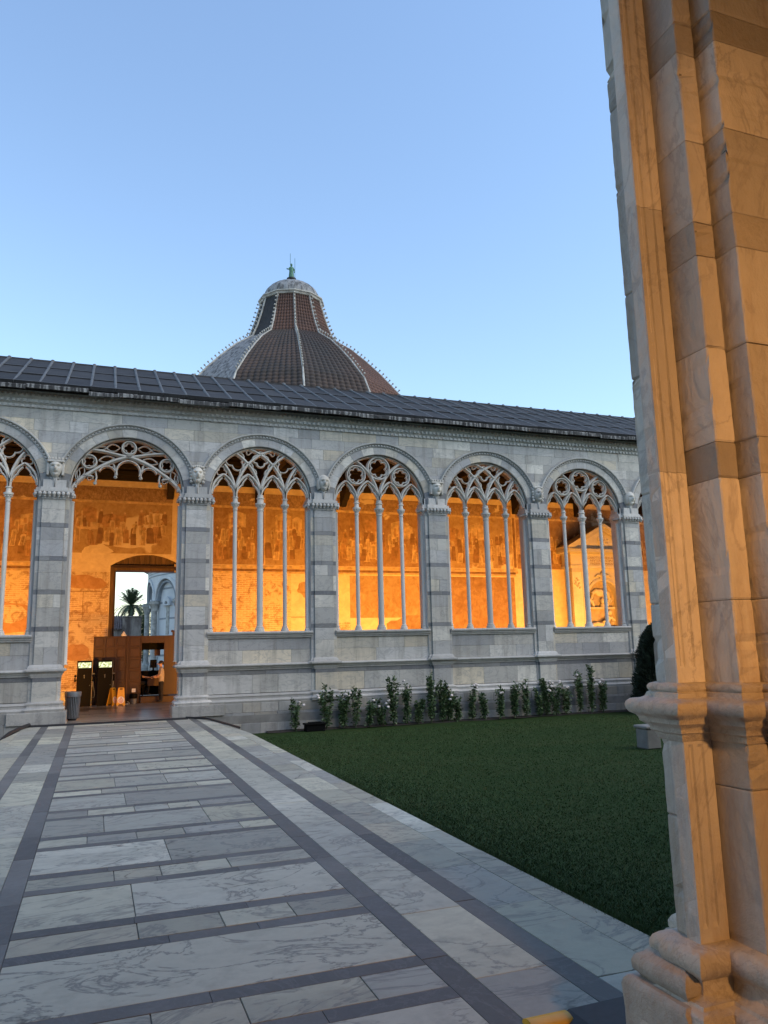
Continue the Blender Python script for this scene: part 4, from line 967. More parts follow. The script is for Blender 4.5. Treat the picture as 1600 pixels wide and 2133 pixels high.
bx('header_shelf', BX[3] - .1, BX[4] + .4, BY_ + .5, BY_ + .9, 2.02, 2.30, mt='black')
bx('counter', BX[3] - 1.2, BX[4] + .3, BY_ + 1.05, BY_ + 1.5, .24, 1.15, mt='black'); bx('counter_top', BX[3] - 1.25, BX[4] + .35, BY_ + 1.0, BY_ + 1.55, 1.152, 1.19, mt='cloth')
bx('side_wall', BX[5] + .002, BX[5] + .05, BY_ - .02, BY_ + 1.6, 0, BT)
bx('desk', 1.95, 2.42, BY_ + .3, BY_ + .85, .62, .92, mt='panel')
m = MB(); m.box(2.08, 2.34, BY_ + 1.15, BY_ + 1.19, 1.3, 1.62, .008); m.box(2.18, 2.24, BY_ + 1.17, BY_ + 1.21, 1.19, 1.32); m.box(2.12, 2.30, BY_ + 1.1, BY_ + 1.28, 1.189, 1.205)
tag(m.build('monitor', MT['mon']), 'dark flat monitor on the booth counter seen from behind', 'monitor')
m = MB(); m.box(2.2, 2.42, BY_ + .52, BY_ + .53, 1.78, 2.08); tag(m.build('hanging_notice', MT['panel']), 'small brown notice hanging from the booth header', 'notice')
for x, nm in ((1.0, 'a'), (2.88, 'b')):
    m = MB()
    if nm == 'a': m.lathe([(.10, 0), (.09, .05), (.02, .16), (.005, .17)], (x, BY_ + .03, BT + .005), 10)
    else: m.box(x - .05, x + .05, BY_ - .01, BY_ + .05, BT, BT + .2, .02); m.ball((x - .06, BY_ + .02, BT + .17), .05, 8, 6); m.ball((x + .06, BY_ + .02, BT + .17), .05, 8, 6)
    tag(m.build('lamp_cone' if nm == 'a' else 'carved_ornament', MT['white'] if nm == 'a' else MT['panel']), 'small pale cone standing on top of the booth screen' if nm == 'a' else 'small brown carved ornament on top of the booth side panel', 'ornament')
# second person sitting inside, and the standing attendant
def body(name, joints, bones, mats, region, label):
    me = bpy.data.meshes.new(name); names = list(joints); me.from_pydata([joints[n_][0] for n_ in names], [(names.index(a), names.index(b)) for a, b in bones], [])
    o = bpy.data.objects.new(name, me); col.objects.link(o); md = o.modifiers.new('skin', 'SKIN'); md.use_smooth_shade = True
    for i, n_ in enumerate(names): r_ = joints[n_][1]; me.skin_vertices[0].data[i].radius = r_ if isinstance(r_, tuple) else (r_, r_)
    me.skin_vertices[0].data[names.index('pelvis')].use_root = True
    s_ = o.modifiers.new('sub', 'SUBSURF'); s_.levels = 2; s_.render_levels = 2
    bpy.context.view_layer.update(); nm_ = bpy.data.meshes.new_from_object(o.evaluated_get(bpy.context.evaluated_depsgraph_get())); bpy.data.objects.remove(o)
    for mt in mats: nm_.materials.append(MT[mt])
    for p in nm_.polygons: p.material_index = region(p.center); p.use_smooth = True
    ob = bpy.data.objects.new(name, nm_); col.objects.link(ob); return tag(ob, label, 'person')
def head_detail(o, c, face, hairlen):
    """hair cap, nose, ear on a head centred at c looking along -x"""
    m = MB(); cx_, cy_, cz = c
    m.lathe([(1e-4, .128)] + [(.103 * math.sin(a), .02 + .108 * math.cos(a)) for a in np.linspace(.2, 1.75, 8)], (cx_ + .022, cy_, cz), 14, sx=1.0, sy=.86); m.ball((cx_ + .10, cy_, cz - .0), .045, 8, 6); m.build('hair', MT['hair'], o, 'all')
    m = MB(); m.ball((cx_ - .098, cy_, cz - .012), .018, 8, 6, 1.1, .7, 1.5); m.ball((cx_ + .01, cy_ - .08, cz - .005), .022, 8, 6, .8, .4, 1.4); m.build('nose_and_ear', MT['skin'], o, 'all')
    m = MB()
    for s_ in (-1, 1): m.ball((cx_ - .088, cy_ + s_ * .032, cz + .018), .009, 6, 4)
    m.tube([(cx_ - .092, cy_ - .06, cz + .018), (cx_ + .02, cy_ - .082, cz + .018)], .004, 5); m.box(cx_ - .1, cx_ - .092, cy_ - .026, cy_ + .026, cz - .062, cz - .054); m.build('eyes_and_glasses', MT['hair'], o)
PX, PYY = 2.40, 31.45
def jj(x, y, z): return (PX + x, PYY + y, z)
J = {'pelvis': (jj(.02, 0, .84), (.13, .15)), 'waist': (jj(.02, 0, .98), (.12, .135)), 'chest': (jj(.01, 0, 1.16), (.13, .16)), 'upper': (jj(.02, 0, 1.28), (.09, .13)), 'neck': (jj(0, 0, 1.36), .05), 'jaw': (jj(-.025, 0, 1.435), .066), 'crown': (jj(-.015, 0, 1.515), .082),
     'sl': (jj(.02, -.15, 1.27), .06), 'el': (jj(-.02, -.21, 1.04), .046), 'wl_': (jj(-.2, -.16, .96), .032), 'hl': (jj(-.28, -.13, .965), (.022, .036)),
     'sr': (jj(.02, .15, 1.27), .06), 'er': (jj(-.03, .21, 1.05), .046), 'wr': (jj(-.22, .12, 1.0), .032), 'hr': (jj(-.3, .08, 1.0), (.022, .036)),
     'hipl': (jj(.02, -.085, .78), .09), 'kl': (jj(.03, -.09, .44), .062), 'al': (jj(.05, -.09, .09), .042), 'fl': (jj(-.09, -.10, .045), (.035, .04)), 'hipr': (jj(.02, .085, .78), .09), 'kr': (jj(-.02, .09, .44), .062), 'ar': (jj(0, .09, .09), .042), 'fr_': (jj(-.14, .10, .045), (.035, .04))}
Bn = [('pelvis', 'waist'), ('waist', 'chest'), ('chest', 'upper'), ('upper', 'neck'), ('neck', 'jaw'), ('jaw', 'crown'), ('upper', 'sl'), ('sl', 'el'), ('el', 'wl_'), ('wl_', 'hl'), ('upper', 'sr'), ('sr', 'er'), ('er', 'wr'), ('wr', 'hr'), ('pelvis', 'hipl'), ('hipl', 'kl'), ('kl', 'al'), ('al', 'fl'), ('pelvis', 'hipr'), ('hipr', 'kr'), ('kr', 'ar'), ('ar', 'fr_')]
def reg(c):
    if c.z < .80: return 2
    if c.z > 1.345 or (c.x < PX - .07 and c.z < 1.12 and abs(c.y - PYY) > .02) : return 0
    if c.x < PX - .16: return 0
    return 1
p1 = body('person', J, Bn, ['skin', 'shirt', 'cloth'], reg, 'person in beige short-sleeved shirt and black trousers standing at the booth counter')
head_detail(p1, jj(-.02, 0, 1.475), -1, 0)
def fingers(o, base, dirn, side):
    m = MB(); b_ = Vector(base); d_ = Vector(dirn).normalized(); s_ = d_.cross(Vector((0, 0, 1))).normalized()
    for i, l in enumerate((.062, .072, .068, .052)):
        p = b_ + s_ * (.017 * (i - 1.5)); m.tube([p, p + d_ * l * .5 + Vector((0, 0, -.004)), p + d_ * l * .8 + Vector((0, 0, -.022)), p + d_ * l * .85 + Vector((0, 0, -.04))], .0085, 6, .007)
    p = b_ - d_ * .03 + s_ * side * .03; m.tube([p, p + s_ * side * .02 + d_ * .03, p + s_ * side * .022 + d_ * .055], .0095, 6, .008)
    m.build('fingers', MT['skin'], o, 'all')
fingers(p1, jj(-.3, -.125, .965), (-1, .25, -.1), 1); fingers(p1, jj(-.32, .07, 1.0), (-1, -.3, -.1), -1)
PX, PYY = 1.62, BY_ + .62
JS = {'pelvis': (jj(0, 0, .72), (.13, .16)), 'chest': (jj(-.04, 0, 1.05), (.13, .16)), 'upper': (jj(-.03, 0, 1.2), (.09, .13)), 'neck': (jj(-.01, 0, 1.28), .05), 'jaw': (jj(.02, 0, 1.35), .066), 'crown': (jj(.02, 0, 1.43), .082),
      'sl': (jj(-.02, -.16, 1.18), .06), 'el': (jj(.12, -.2, .98), .046), 'wl_': (jj(.34, -.16, .95), .034), 'hl': (jj(.43, -.14, .94), (.022, .036)), 'sr': (jj(-.02, .16, 1.18), .06), 'er': (jj(.1, .2, .96), .046), 'wr': (jj(.3, .14, .95), .034),
      'hipl': (jj(.05, -.09, .72), .09), 'kl': (jj(.42, -.1, .74), .066), 'al': (jj(.36, -.1, .34), .045), 'fl': (jj(.48, -.1, .285), (.035, .04)), 'hipr': (jj(.05, .09, .72), .09), 'kr': (jj(.40, .1, .74), .066), 'ar': (jj(.22, .1, .34), .045), 'fr_': (jj(.34, .1, .285), (.035, .04))}
BnS = [('pelvis', 'chest'), ('chest', 'upper'), ('upper', 'neck'), ('neck', 'jaw'), ('jaw', 'crown'), ('upper', 'sl'), ('sl', 'el'), ('el', 'wl_'), ('wl_', 'hl'), ('upper', 'sr'), ('sr', 'er'), ('er', 'wr'), ('pelvis', 'hipl'), ('hipl', 'kl'), ('kl', 'al'), ('al', 'fl'), ('pelvis', 'hipr'), ('hipr', 'kr'), ('kr', 'ar'), ('ar', 'fr_')]
p2 = body('person', JS, BnS, ['skin', 'cloth'], lambda c: 0 if (c.z > 1.27 or (c.x > PX + .14 and c.z > .86)) else 1, 'seated person in black clothes inside the booth, forearm showing beside the panel')
m = MB(); m.ball(jj(-.01, 0, 1.42), .1, 10, 8, 1, .85, 1.1); m.build('hair', MT['hair'], p2, 'all'); fingers(p2, jj(.44, -.14, .94), (1, .1, -.1), 1)
m = MB(); m.box(PX - .2, PX + .2, PYY - .2, PYY + .2, .58, .63, .01)
for sx in (-1, 1):
    for sy in (-1, 1): m.tube([(PX + sx * .17, PYY + sy * .17, .24), (PX + sx * .15, PYY + sy * .15, .58)], .015, 6)
tag(m.build('stool', MT['black']), 'black four-legged stool inside the booth', 'stool')

# ------------------------------------------------------------------ audio guide kiosks, signs, bins
def kiosk(x, label, tilt):
    r = tag(empty('audio_kiosk', (x, 31.25, 0)), label, 'kiosk', 'black audio guide kiosks')
    def kb(nm, *a, mt='black', b=.006, par=None): return boxo(nm, MT[mt], par or r, *a, b=b)
    kb('cabinet', -.26, .26, 0, .22, .06, 1.66); kb('base', -.25, .25, -.02, .24, 0, .06); sc_ = kb('screen_bezel', -.255, .255, -.012, 0, 1.33, 1.65); kb('screen', -.225, .225, -.018, -.011, 1.40, 1.60, mt='screen', b=.002, par=sc_)
    kb('edge_strip', .262, .272, .0, .02, .06, 1.64, mt='greyp', b=.002); kb('side_shelf', .272, .36, .04, .16, 1.16, 1.19, mt='greyp'); kb('lock', .19, .21, -.008, .0, .74, .77, mt='greyp', b=.003)
    m = MB(); m.tube([(-.02, -.006, 1.12), (.0, -.008, 1.10), (.0, -.008, 1.02)], .012, 6); m.ball((0, -.005, 1.13), .018, 8, 6); m.build('emblem', MT['greyp'], r)
    for s_ in (-1, 1):
        m = MB(); m.tube([(s_ * .31, .05, 1.12), (s_ * .32, .02, 1.03), (s_ * .31, .05, .93)], .028, 8); m.ball((s_ * .31, .04, 1.11), .045, 8, 6); m.ball((s_ * .31, .04, .94), .045, 8, 6); m.build('handset', MT['black'], r, True)
    m = MB(); m.tube([(.31 + .09 * math.sin(t_ * 2 * math.pi) * (t_ * (1 - t_) * 4), .03, .92 - .62 * math.sin(math.pi * t_)) for t_ in np.linspace(0, 1, 22)], .008, 6); m.build('cord', MT['greyp'], r, True)
    return r
kiosk(-.36, 'black audio guide kiosk with lit screen, the one farther from the yellow floor signs', 0); kiosk(.36, 'black audio guide kiosk with lit screen, right beside the yellow floor signs', 0)
def floor_sign(x, y, rz, label):
    r = tag(empty('wet_floor_sign', (x, y, 0)), label, 'floor sign', 'yellow wet floor signs'); r.rotation_euler = (0, 0, rz)
    for s_, nm in ((-1, 'front_leaf'), (1, 'rear_leaf')):
        m = MB(); pr = [(-.155, .0), (-.155, .02), (-.11, .60), (-.09, .645), (.09, .645), (.11, .60), (.155, .02), (.155, 0), (.09, 0), (.07, .04), (-.07, .04), (-.09, 0)]
        hole = [(-.055, .575), (.055, .575), (.045, .615), (-.045, .615)]
        n_ = len(pr); yy = lambda z: s_ * (.02 + (.65 - z) * .17)
        m.add([(a, yy(z), z) for a, z in pr] + [(a, yy(z) + s_ * .014, z) for a, z in pr], [tuple(range(n_)), tuple(range(2 * n_ - 1, n_ - 1, -1))] + [(i, (i + 1) % n_, n_ + (i + 1) % n_, n_ + i) for i in range(n_)])
        lf = m.build(nm, MT['yellow'], r)
        h_ = MB(); h_.add([(a, yy(z) + (-.0025 if s_ < 0 else .0165) - (.0 if s_ > 0 else .014), z) for a, z in hole], [(0, 1, 2, 3)]); h_.build('handle_slot', MT['black'], lf)
        if s_ < 0:
            fy = lambda z: yy(z) - .0175
            d_ = MB(); d_.add([(.125 * math.cos(a), fy(.20 + .125 * math.sin(a)), .20 + .125 * math.sin(a)) for a in np.linspace(0, 2 * math.pi, 24, endpoint=False)], [tuple(range(24))]); d_.build('warning_disc', MT['white'], lf)
            t_ = MB()
            def bar(p, q, wv=.012):
                dx, dz = q[0] - p[0], q[1] - p[1]; l = math.hypot(dx, dz); ux, uz = -dz / l * wv / 2, dx / l * wv / 2; t_.add([(a, fy(z) - .002, z) for a, z in ((p[0] + ux, p[1] + uz), (q[0] + ux, q[1] + uz), (q[0] - ux, q[1] - uz), (p[0] - ux, p[1] - uz))], [(0, 1, 2, 3)])
            tri = [(-.08, .17), (.08, .17), (0, .30)]
            for a, b in zip(tri, tri[1:] + tri[:1]): bar(a, b)
            bar((0, .255), (-.01, .215)); bar((-.01, .215), (.025, .185)); bar((-.01, .215), (-.035, .19)); bar((0, .245), (.03, .235)); bar((-.07, .135), (.07, .135), .018); bar((-.05, .108), (.05, .108), .014)
            t_.build('warning_mark', MT['red'], lf)
    return r
floor_sign(.95, 31.0, R(0), 'yellow wet floor sign facing the court with round white slip warning'); floor_sign(.66, 31.12, R(52), 'yellow wet floor sign turned sideways against the black kiosk')
LB = thing('litter_bin', 'tapered dark grey slatted litter bin beside the doorway pier', 'litter bin')
BXc, BYc = -.575, 24.95
m = MB(); m.lathe([(.165, .07), (.2, .70)], (BXc, BYc, 0), 20); m.build('liner', MT['black'], LB)
for i in range(26):
    a = 2 * math.pi * i / 26; m = MB(); ca, sa = math.cos(a), math.sin(a)
    def q(r_, t_, z): return (BXc + r_ * ca - t_ * sa, BYc + r_ * sa + t_ * ca, z)
    m.rings([[q(r_, t_, z) for r_, t_ in ((r0, -.015), (r0 + .012, -.013), (r0 + .012, .013), (r0, .015))] for r0, z in ((.17, .06), (.182, .25), (.2, .68))]); m.build('slat', MT['greyp'], LB)
m = MB(); m.lathe([(.212, .67), (.225, .68), (.235, .80), (.225, .82), (.19, .815), (.185, .7)], (BXc, BYc, 0), 24); m.build('rim', MT['greyp'], LB, True)
m = MB(); m.lathe([(.12, 0), (.12, .03), (.16, .06), (.16, .08)], (BXc, BYc, 0), 16); m.box(BXc + .02, BXc + .1, BYc - .16, BYc - .1, 0, .06); m.build('foot', MT['iron'], LB)
m = MB(); m.lathe([(.11, 0), (.13, .22), (.135, .23)], (1.42, 31.55, 0), 16); wb = m.build('waste_basket', MT['greyp'], None, True); tag(wb, 'small grey waste basket with black liner below the white socket plate', 'waste basket')
m = MB(); m.lathe([(.136, .2), (.15, .24), (.15, .33), (.12, .38), (.10, .36), (.11, .25)], (1.42, 31.55, 0), 14); m.build('bin_liner', MT['black'], wb, True)
SKT = tag(boxo('socket_plate', MT['white'], None, 1.36, 1.50, BY_ - .045, BY_ - .0255, .42, .56), 'white square socket plate on the booth panel above the waste basket', 'socket')
m = MB(); m.tube([(1.2 + .09 * math.sin(t_ * 7), 31.6 - t_ * .25, .012 + .25 * max(0, .3 - t_)) for t_ in np.linspace(0, 1, 14)], .009, 6); tag(m.build('power_cord', MT['white'], None, True), 'thin pale cord curling on the floor beside the waste basket', 'cord')
m = MB(); m.box(-.93, -.91, 30.6, 30.62, 0, .62); m.lathe([(.12, 0), (.12, .02), (.02, .03)], (-.92, 30.61, 0), 12); tag(m.build('barrier_post', MT['iron']), 'thin dark post standing behind the litter bin', 'post')

# ------------------------------------------------------------------ cables along the path end
m = MB(); n_ = 30
m.rings([[(x, 23.30 + .004 * math.sin(x * 3) + dy, dz) for dy, dz in ((-.13, .003), (-.06, .045), (.06, .045), (.13, .003))] for x in np.linspace(-1.66, 2.55, n_)])
tag(m.build('cable_cover', MT['rubber']), 'low black rubber cable cover across the path in front of the doorway', 'cable cover')
m = MB(); m.tube([(2.5, 23.28, .05), (2.8, 23.1, .03), (3.05, 22.6, .035), (3.2, 21.5, .03), (3.33, 20.3, .03), (3.40, 19.6, .03)], .028, 6); tag(m.build('cable', MT['rubber'], None, True), 'black cable running along the lawn edge of the path', 'cable')
m = MB(); m.tube([(-1.6, 23.3, .06), (-1.75, 22.6, .05), (-1.9, 21.4, .03), (-2.05, 20.3, -.1), (-2.3, 19.3, -.4), (-2.6, 18.6, LZ + .04)], .05, 8); tag(m.build('cable', MT['rubber'], None, True), 'thick black cable dropping off the path edge beside the litter bin pier', 'cable')
m = MB(); m.box(-2.05, -1.65, 21.4, 22.9, -.25, -.05, .02); tag(m.build('rubber_mat', MT['rubber']), 'black rubber sheet hanging over the path edge below the pier plinth', 'mat')

# ------------------------------------------------------------------ roses, yew, lawn box, stone
def rose(h_, nst, spread, nfl, seed):
    rr = random.Random(seed); st_, lf, bl = MB(), MB(), MB()
    for s_ in range(nst):
        a = rr.uniform(0, 6.28); hh_ = h_ * rr.uniform(.65, 1.0); ex, ey = math.cos(a) * spread * rr.uniform(.2, 1), math.sin(a) * spread * .5 * rr.uniform(.2, 1)
        pts = [Vector((ex * t_ ** 1.3 + rr.uniform(-.02, .02), ey * t_ ** 1.3 + rr.uniform(-.02, .02), hh_ * t_)) for t_ in (0, .25, .5, .75, 1)]; st_.tube(pts, .009, 5, .004)
        nl = int(72 * hh_ + 22 + rr.random() * 30)
        for q in range(nl):
            t_ = rr.uniform(.06, 1) ** .8; k = min(3, int(t_ * 4)); p = pts[k].lerp(pts[k + 1], t_ * 4 - k)
            d_ = Vector((rr.gauss(0, 1), rr.gauss(0, 1), rr.gauss(.1, .6))).normalized(); c_ = p + d_ * rr.uniform(.02, .12) * (1.25 - .5 * t_)
            l = rr.uniform(.034, .062); sd = d_.cross(Vector((rr.gauss(0, 1), rr.gauss(0, 1), 1))).normalized()
            lf.add([c_ - d_ * l, c_ + sd * l * .55, c_ + d_ * l, c_ - sd * l * .55], [(0, 1, 2, 3)])
        if s_ < nfl:
            for q in range(rr.randint(1, 3)):
                c_ = pts[-1] + Vector((rr.gauss(0, .05), rr.gauss(0, .03) - .02, rr.gauss(0, .05)))
                for j in range(5):
                    a2 = j * 1.256 + rr.random(); bl.ball(c_ + Vector((math.cos(a2) * .018, math.sin(a2) * .018, rr.uniform(-.01, .01))), rr.uniform(.026, .038), 6, 4)
    r = empty('rose_bush'); st_.build('stem', MT['stem'], r, recalc=False); lf.build('foliage', MT['leaf'], r, recalc=False)
    if bl.v: bl.build('blossom', MT['petal'], r, True, recalc=False)
    return r
RG = 'rose bushes along the foot of the wall'
roses = [(616, 1.0, 3, .22, 1), (682, 1.35, 5, .2, 1), (716, 1.25, 5, .22, 3), (741, 1.45, 3, .14, 0), (768, .85, 4, .2, 1), (796, .85, 4, .22, 2), (820, 1.55, 5, .2, 0), (849, 1.3, 4, .18, 2), (872, .8, 4, .2, 0), (899, 1.75, 5, .18, 0), (923, 1.55, 4, .16, 1), (938, 1.2, 5, .2, 2), (955, .8, 4, .18, 1),
         (985, 1.15, 4, .18, 2), (1012, .9, 4, .18, 0), (1043, 1.15, 4, .17, 1), (1072, 1.35, 5, .2, 0), (1099, 1.3, 4, .15, 1), (1127, 1.05, 4, .2, 0), (1143, 1.5, 4, .16, 1), (1160, 1.2, 5, .2, 4), (1184, 1.0, 4, .2, 1), (1213, 1.5, 4, .2, 1), (1235, 1.7, 4, .15, 1), (1260, 1.2, 5, .2, 3)]
for i, (u_, h_, ns_, sp_, nf) in enumerate(roses):
    x, _ = P(u_, 1510, D - .38); r = rose(h_, ns_ + 1, sp_ * 1.3, nf, 100 + i); r.location = (x, D - .36 + U(-.06, .04), LZ + .02)
    ORD = 'first second third fourth fifth sixth seventh eighth ninth tenth eleventh twelfth thirteenth fourteenth fifteenth sixteenth seventeenth eighteenth nineteenth twentieth twenty-first twenty-second twenty-third twenty-fourth twenty-fifth'.split()
    lab = ('tall' if h_ > 1.4 else 'low' if h_ < 1.03 else 'medium-height') + ' rose bush ' + ('without open blooms' if nf == 0 else 'with few pale blooms' if nf == 1 else 'with many pale blooms') + ', ' + ORD[max(0, i - 1)] + ' from the black lawn box'
    if i == 0: lab = 'small rose bush beside the black box on the lawn'
    tag(r, lab, 'rose bush', RG)
x, _ = P(655, 1520, 23.25); m = MB(); m.box(x - .3, x + .3, 23.08, 23.36, LZ, LZ + .2, .02); m.box(x - .33, x + .33, 23.05, 23.39, LZ + .2, LZ + .25, .01); m.box(x - .2, x + .2, 23.1, 23.3, LZ + .25, LZ + .28, .008)
for s_ in (-1, 1): m.box(x + s_ * .25 - .03, x + s_ * .25 + .03, 23.04, 23.4, LZ - .01, LZ + .05, .004)
tag(m.build('lawn_box', MT['black']), 'low black box with lid on the lawn at the end of the rose bed', 'box')
def yew(x, y, hgt, rad, seed, n=32000):
    rr = np.random.RandomState(seed); r = empty('yew_tree', (x, y, LZ)); m = MB(); m.tube([(0, 0, 0), (.02, 0, hgt * .5), (0, .02, hgt * .85)], .1, 8, .03); m.build('trunk', MT['bark'], r)
    t_ = rr.rand(n) ** 1.15; prof = np.sqrt(np.clip(1 - t_ ** 2.2, 0, 1)) * (.82 + .18 * np.minimum(1, t_ * 6)); a = rr.rand(n) * 6.283; lump = 1 + .10 * np.sin(a * 5 + t_ * 9) + .07 * np.sin(a * 9 - t_ * 17)
    rd = rad * prof * lump * (.45 + .55 * rr.rand(n) ** .5); c_ = np.stack([rd * np.cos(a), rd * np.sin(a), t_ * hgt], 1)
    d_ = np.stack([np.cos(a), np.sin(a), .9 + rr.randn(n) * .4], 1) + rr.randn(n, 3) * .35; d_ /= np.linalg.norm(d_, axis=1)[:, None]
    s_ = np.cross(d_, rr.randn(n, 3)); s_ /= np.linalg.norm(s_, axis=1)[:, None]; l = rr.uniform(.06, .15, n)[:, None]
    V = np.stack([c_ - s_ * l * .22, c_ + s_ * l * .22, c_ + d_ * l], 1)
    me = bpy.data.meshes.new('crown'); me.from_pydata(V.reshape(-1, 3).tolist(), [], np.arange(n * 3).reshape(-1, 3).tolist()); me.materials.append(MT['yew']); o = bpy.data.objects.new('crown', me); col.objects.link(o); o.parent = r; return r
tag(yew(18.55, 22.3, 3.05, .95, 5), 'dark clipped yew tree growing on the lawn behind the near pier', 'tree')
x, _ = P(1357, 1540, 15.1); m = MB(); m.box(x - .2, x + .2, 15.0, 15.4, LZ, LZ + .46, .03); m.box(x - .23, x + .23, 14.97, 15.43, LZ + .46, LZ + .53, .02); tag(m.build('stone_block', MT['core']), 'small weathered stone pedestal standing on the lawn', 'pedestal')

# ------------------------------------------------------------------ near pier (the arcade of the photographer's gallery)
NP = thing('near_pier', 'tall stepped marble pier with fluted pilaster and worn moulded base, lit orange beside the path', 'pier')
A_, B_, C_ = (2.44, 2.965), (2.44, 2.89), (2.405, 2.795)
PLAN = [(4.1, 3.12), (2.66, 3.12), (2.66, 2.965), (2.425, 2.965), (2.425, 2.88), (2.405, 2.88), (2.405, 2.795), (2.56, 2.795), (2.56, 2.592), (2.675, 2.592), (2.675, 2.472), (4.1, 2.472)]
def offs(poly, o):                              # mitred offset of the open-ended stepped plan (right-angled corners)
    n_ = len(poly); out = []
    for i, p in enumerate(poly):
        vx_ = vy_ = 0
        for a, b in ((poly[i - 1], p), (p, poly[(i + 1) % n_])):
            if (i == 0 and a == poly[-1]) or (i == n_ - 1 and b == poly[0]): continue
            dx, dy = b[0] - a[0], b[1] - a[1]; l = math.hypot(dx, dy); nx_, ny_ = dy / l, -dx / l    # outward for this winding
            if abs(nx_) > .5: vx_ = -nx_ * o * -1
            else: vy_ = ny_ * o
        out.append((p[0] + vx_, p[1] + vy_))
    return out
def sweep(nm, prof, mt, par=NP, plan=None, sub=0):
    m = MB(); plan = plan or PLAN
    m.rings([[(x, y, z) for x, y in offs(plan, o)] for o, z in prof]); return m.build(nm, mt, par, True)
# check winding so that +o grows outwards
_t = offs(PLAN, .1); SG = 1 if min(p[0] for p in _t) < 2.40 else -1
_o = offs
def offs(poly, o): return _o(poly, o * SG)
sweep('pier_core', [(-.02, 0), (-.02, 7.2)], MT['core'])
def rough_block(nm, mt, poly, z0, z1, amp=.004, seed=0):
    """block with softened, slightly battered edges"""
    m = MB(); n_ = len(poly); nz_ = max(3, int((z1 - z0) / .035)); rr = random.Random(seed)
    def ring(z, ins): 
        cx_ = sum(p[0] for p in poly) / n_; cy_ = sum(p[1] for p in poly) / n_; out = []
        for i, p in enumerate(poly):
            q = poly[(i + 1) % n_]; l = math.hypot(q[0] - p[0], q[1] - p[1]); ux, uy = (q[0] - p[0]) / l, (q[1] - p[1]) / l
            ch = min(.006, l * .2)
            for t_ in (ch, l - ch):
                x, y = p[0] + ux * t_, p[1] + uy * t_; dx, dy = cx_ - x, cy_ - y; dl = math.hypot(dx, dy) or 1
                j = ins + rr.uniform(0, amp) + (rr.uniform(.008, .026) if rr.random() < .05 else 0); out.append((x + dx / dl * j, y + dy / dl * j, z))
        return out
    m.rings([ring(z0, .006), ring(z0 + .008, .001)] + [ring(z0 + (z1 - z0) * k_ / nz_, 0) for k_ in range(1, nz_)] + [ring(z1 - .008, .001), ring(z1, .006)])
    return m.build(nm, mt, NP)
dark = [(2.60, 2.765), (3.665, 3.835), (4.74, 4.905), (5.81, 5.98)]
def stack(nm, poly, joints, darks, seed, z0=1.70, z1=7.2):
    zs_ = sorted(set([z0, z1] + [j for j in joints if z0 < j < z1] + [z for d_ in darks for z in d_ if z0 < z < z1]))
    for i, (a, b) in enumerate(zip(zs_, zs_[1:])):
        dk = any(abs(a - d_[0]) < .01 for d_ in darks); rough_block(nm, MT['near_dark'] if dk else MT['near'], poly, a + .0012, b - .0012, .003, seed * 50 + i)
S1 = [(2.62, 2.965), (2.425, 2.965), (2.425, 2.8815), (2.62, 2.8815)]; S1b = [(2.405, 2.880), (2.405, 2.7955), (2.44, 2.7955), (2.44, 2.880)]
S3 = [(2.5605, 2.90), (2.5605, 2.592), (2.674, 2.592), (2.674, 2.90)]; S4 = [(2.675, 2.80), (2.675, 2.472), (3.22, 2.472), (3.22, 2.80)]; S5 = [(3.2215, 2.80), (3.2215, 2.473), (4.1, 2.473), (4.1, 2.80)]
stack('shaft_block', S1, [2.06, 2.58, 3.16, 3.60, 5.4], [(4.63, 4.81)], 1); stack('shaft_block', S1b, [2.67, 4.03, 5.5], [], 2)
stack('shaft_block', S3, [2.06, 3.21, 4.26, 5.35], dark, 3); stack('shaft_block', S4, [2.06, 3.20, 4.27, 5.35], dark, 4); stack('shaft_block', S5, [2.3, 3.20, 4.27, 4.9, 5.4], dark, 5)
stack('shaft_block', [(2.66, 3.12), (2.66, 2.967), (4.1, 2.967), (4.1, 3.12)], [2.3, 3.2, 4.2, 5.3], dark, 6)
def fluted(z0, z1, seed):
    """pilaster face with two sunk flutes that stop short of the ends"""
    m = MB(); x0, x1, y_ = 2.4065, 2.559, 2.795; pr = [0, .012, .020, .026, .044, .050, .071, .077, .101, .107, .1525]
    dep = lambda i, f: {3: .008, 4: .008, 6: 0, 7: .010, 8: .010}.get(i, 0) * f if i in (3, 4, 7, 8) else 0
    rs = []
    zs2 = [z0 + (z1 - z0) * k_ / 30 for k_ in range(31)]
    for z, f in [(z, 1 + .25 * math.sin(z * 9)) for z in zs2] if z0 > 1.8 else [(z0, 0), (z0 + .07, 0)] + [(z, 1) for z in zs2 if z > z0 + .09]:
        rs.append([(x0 + q, y_ - .0012 + dep(i, f) + U(0, .0008), z) for i, q in enumerate(pr)] + [(x1 - .0, y_ + .08, z), (x0, y_ + .08, z)])
    m.rings(rs); m.build('fluted_block', MT['near'], NP)
for i, (a, b) in enumerate(((1.70, 2.66), (2.662, 4.0), (4.002, 7.2))): 
    m = MB(); fluted(a, b, i)
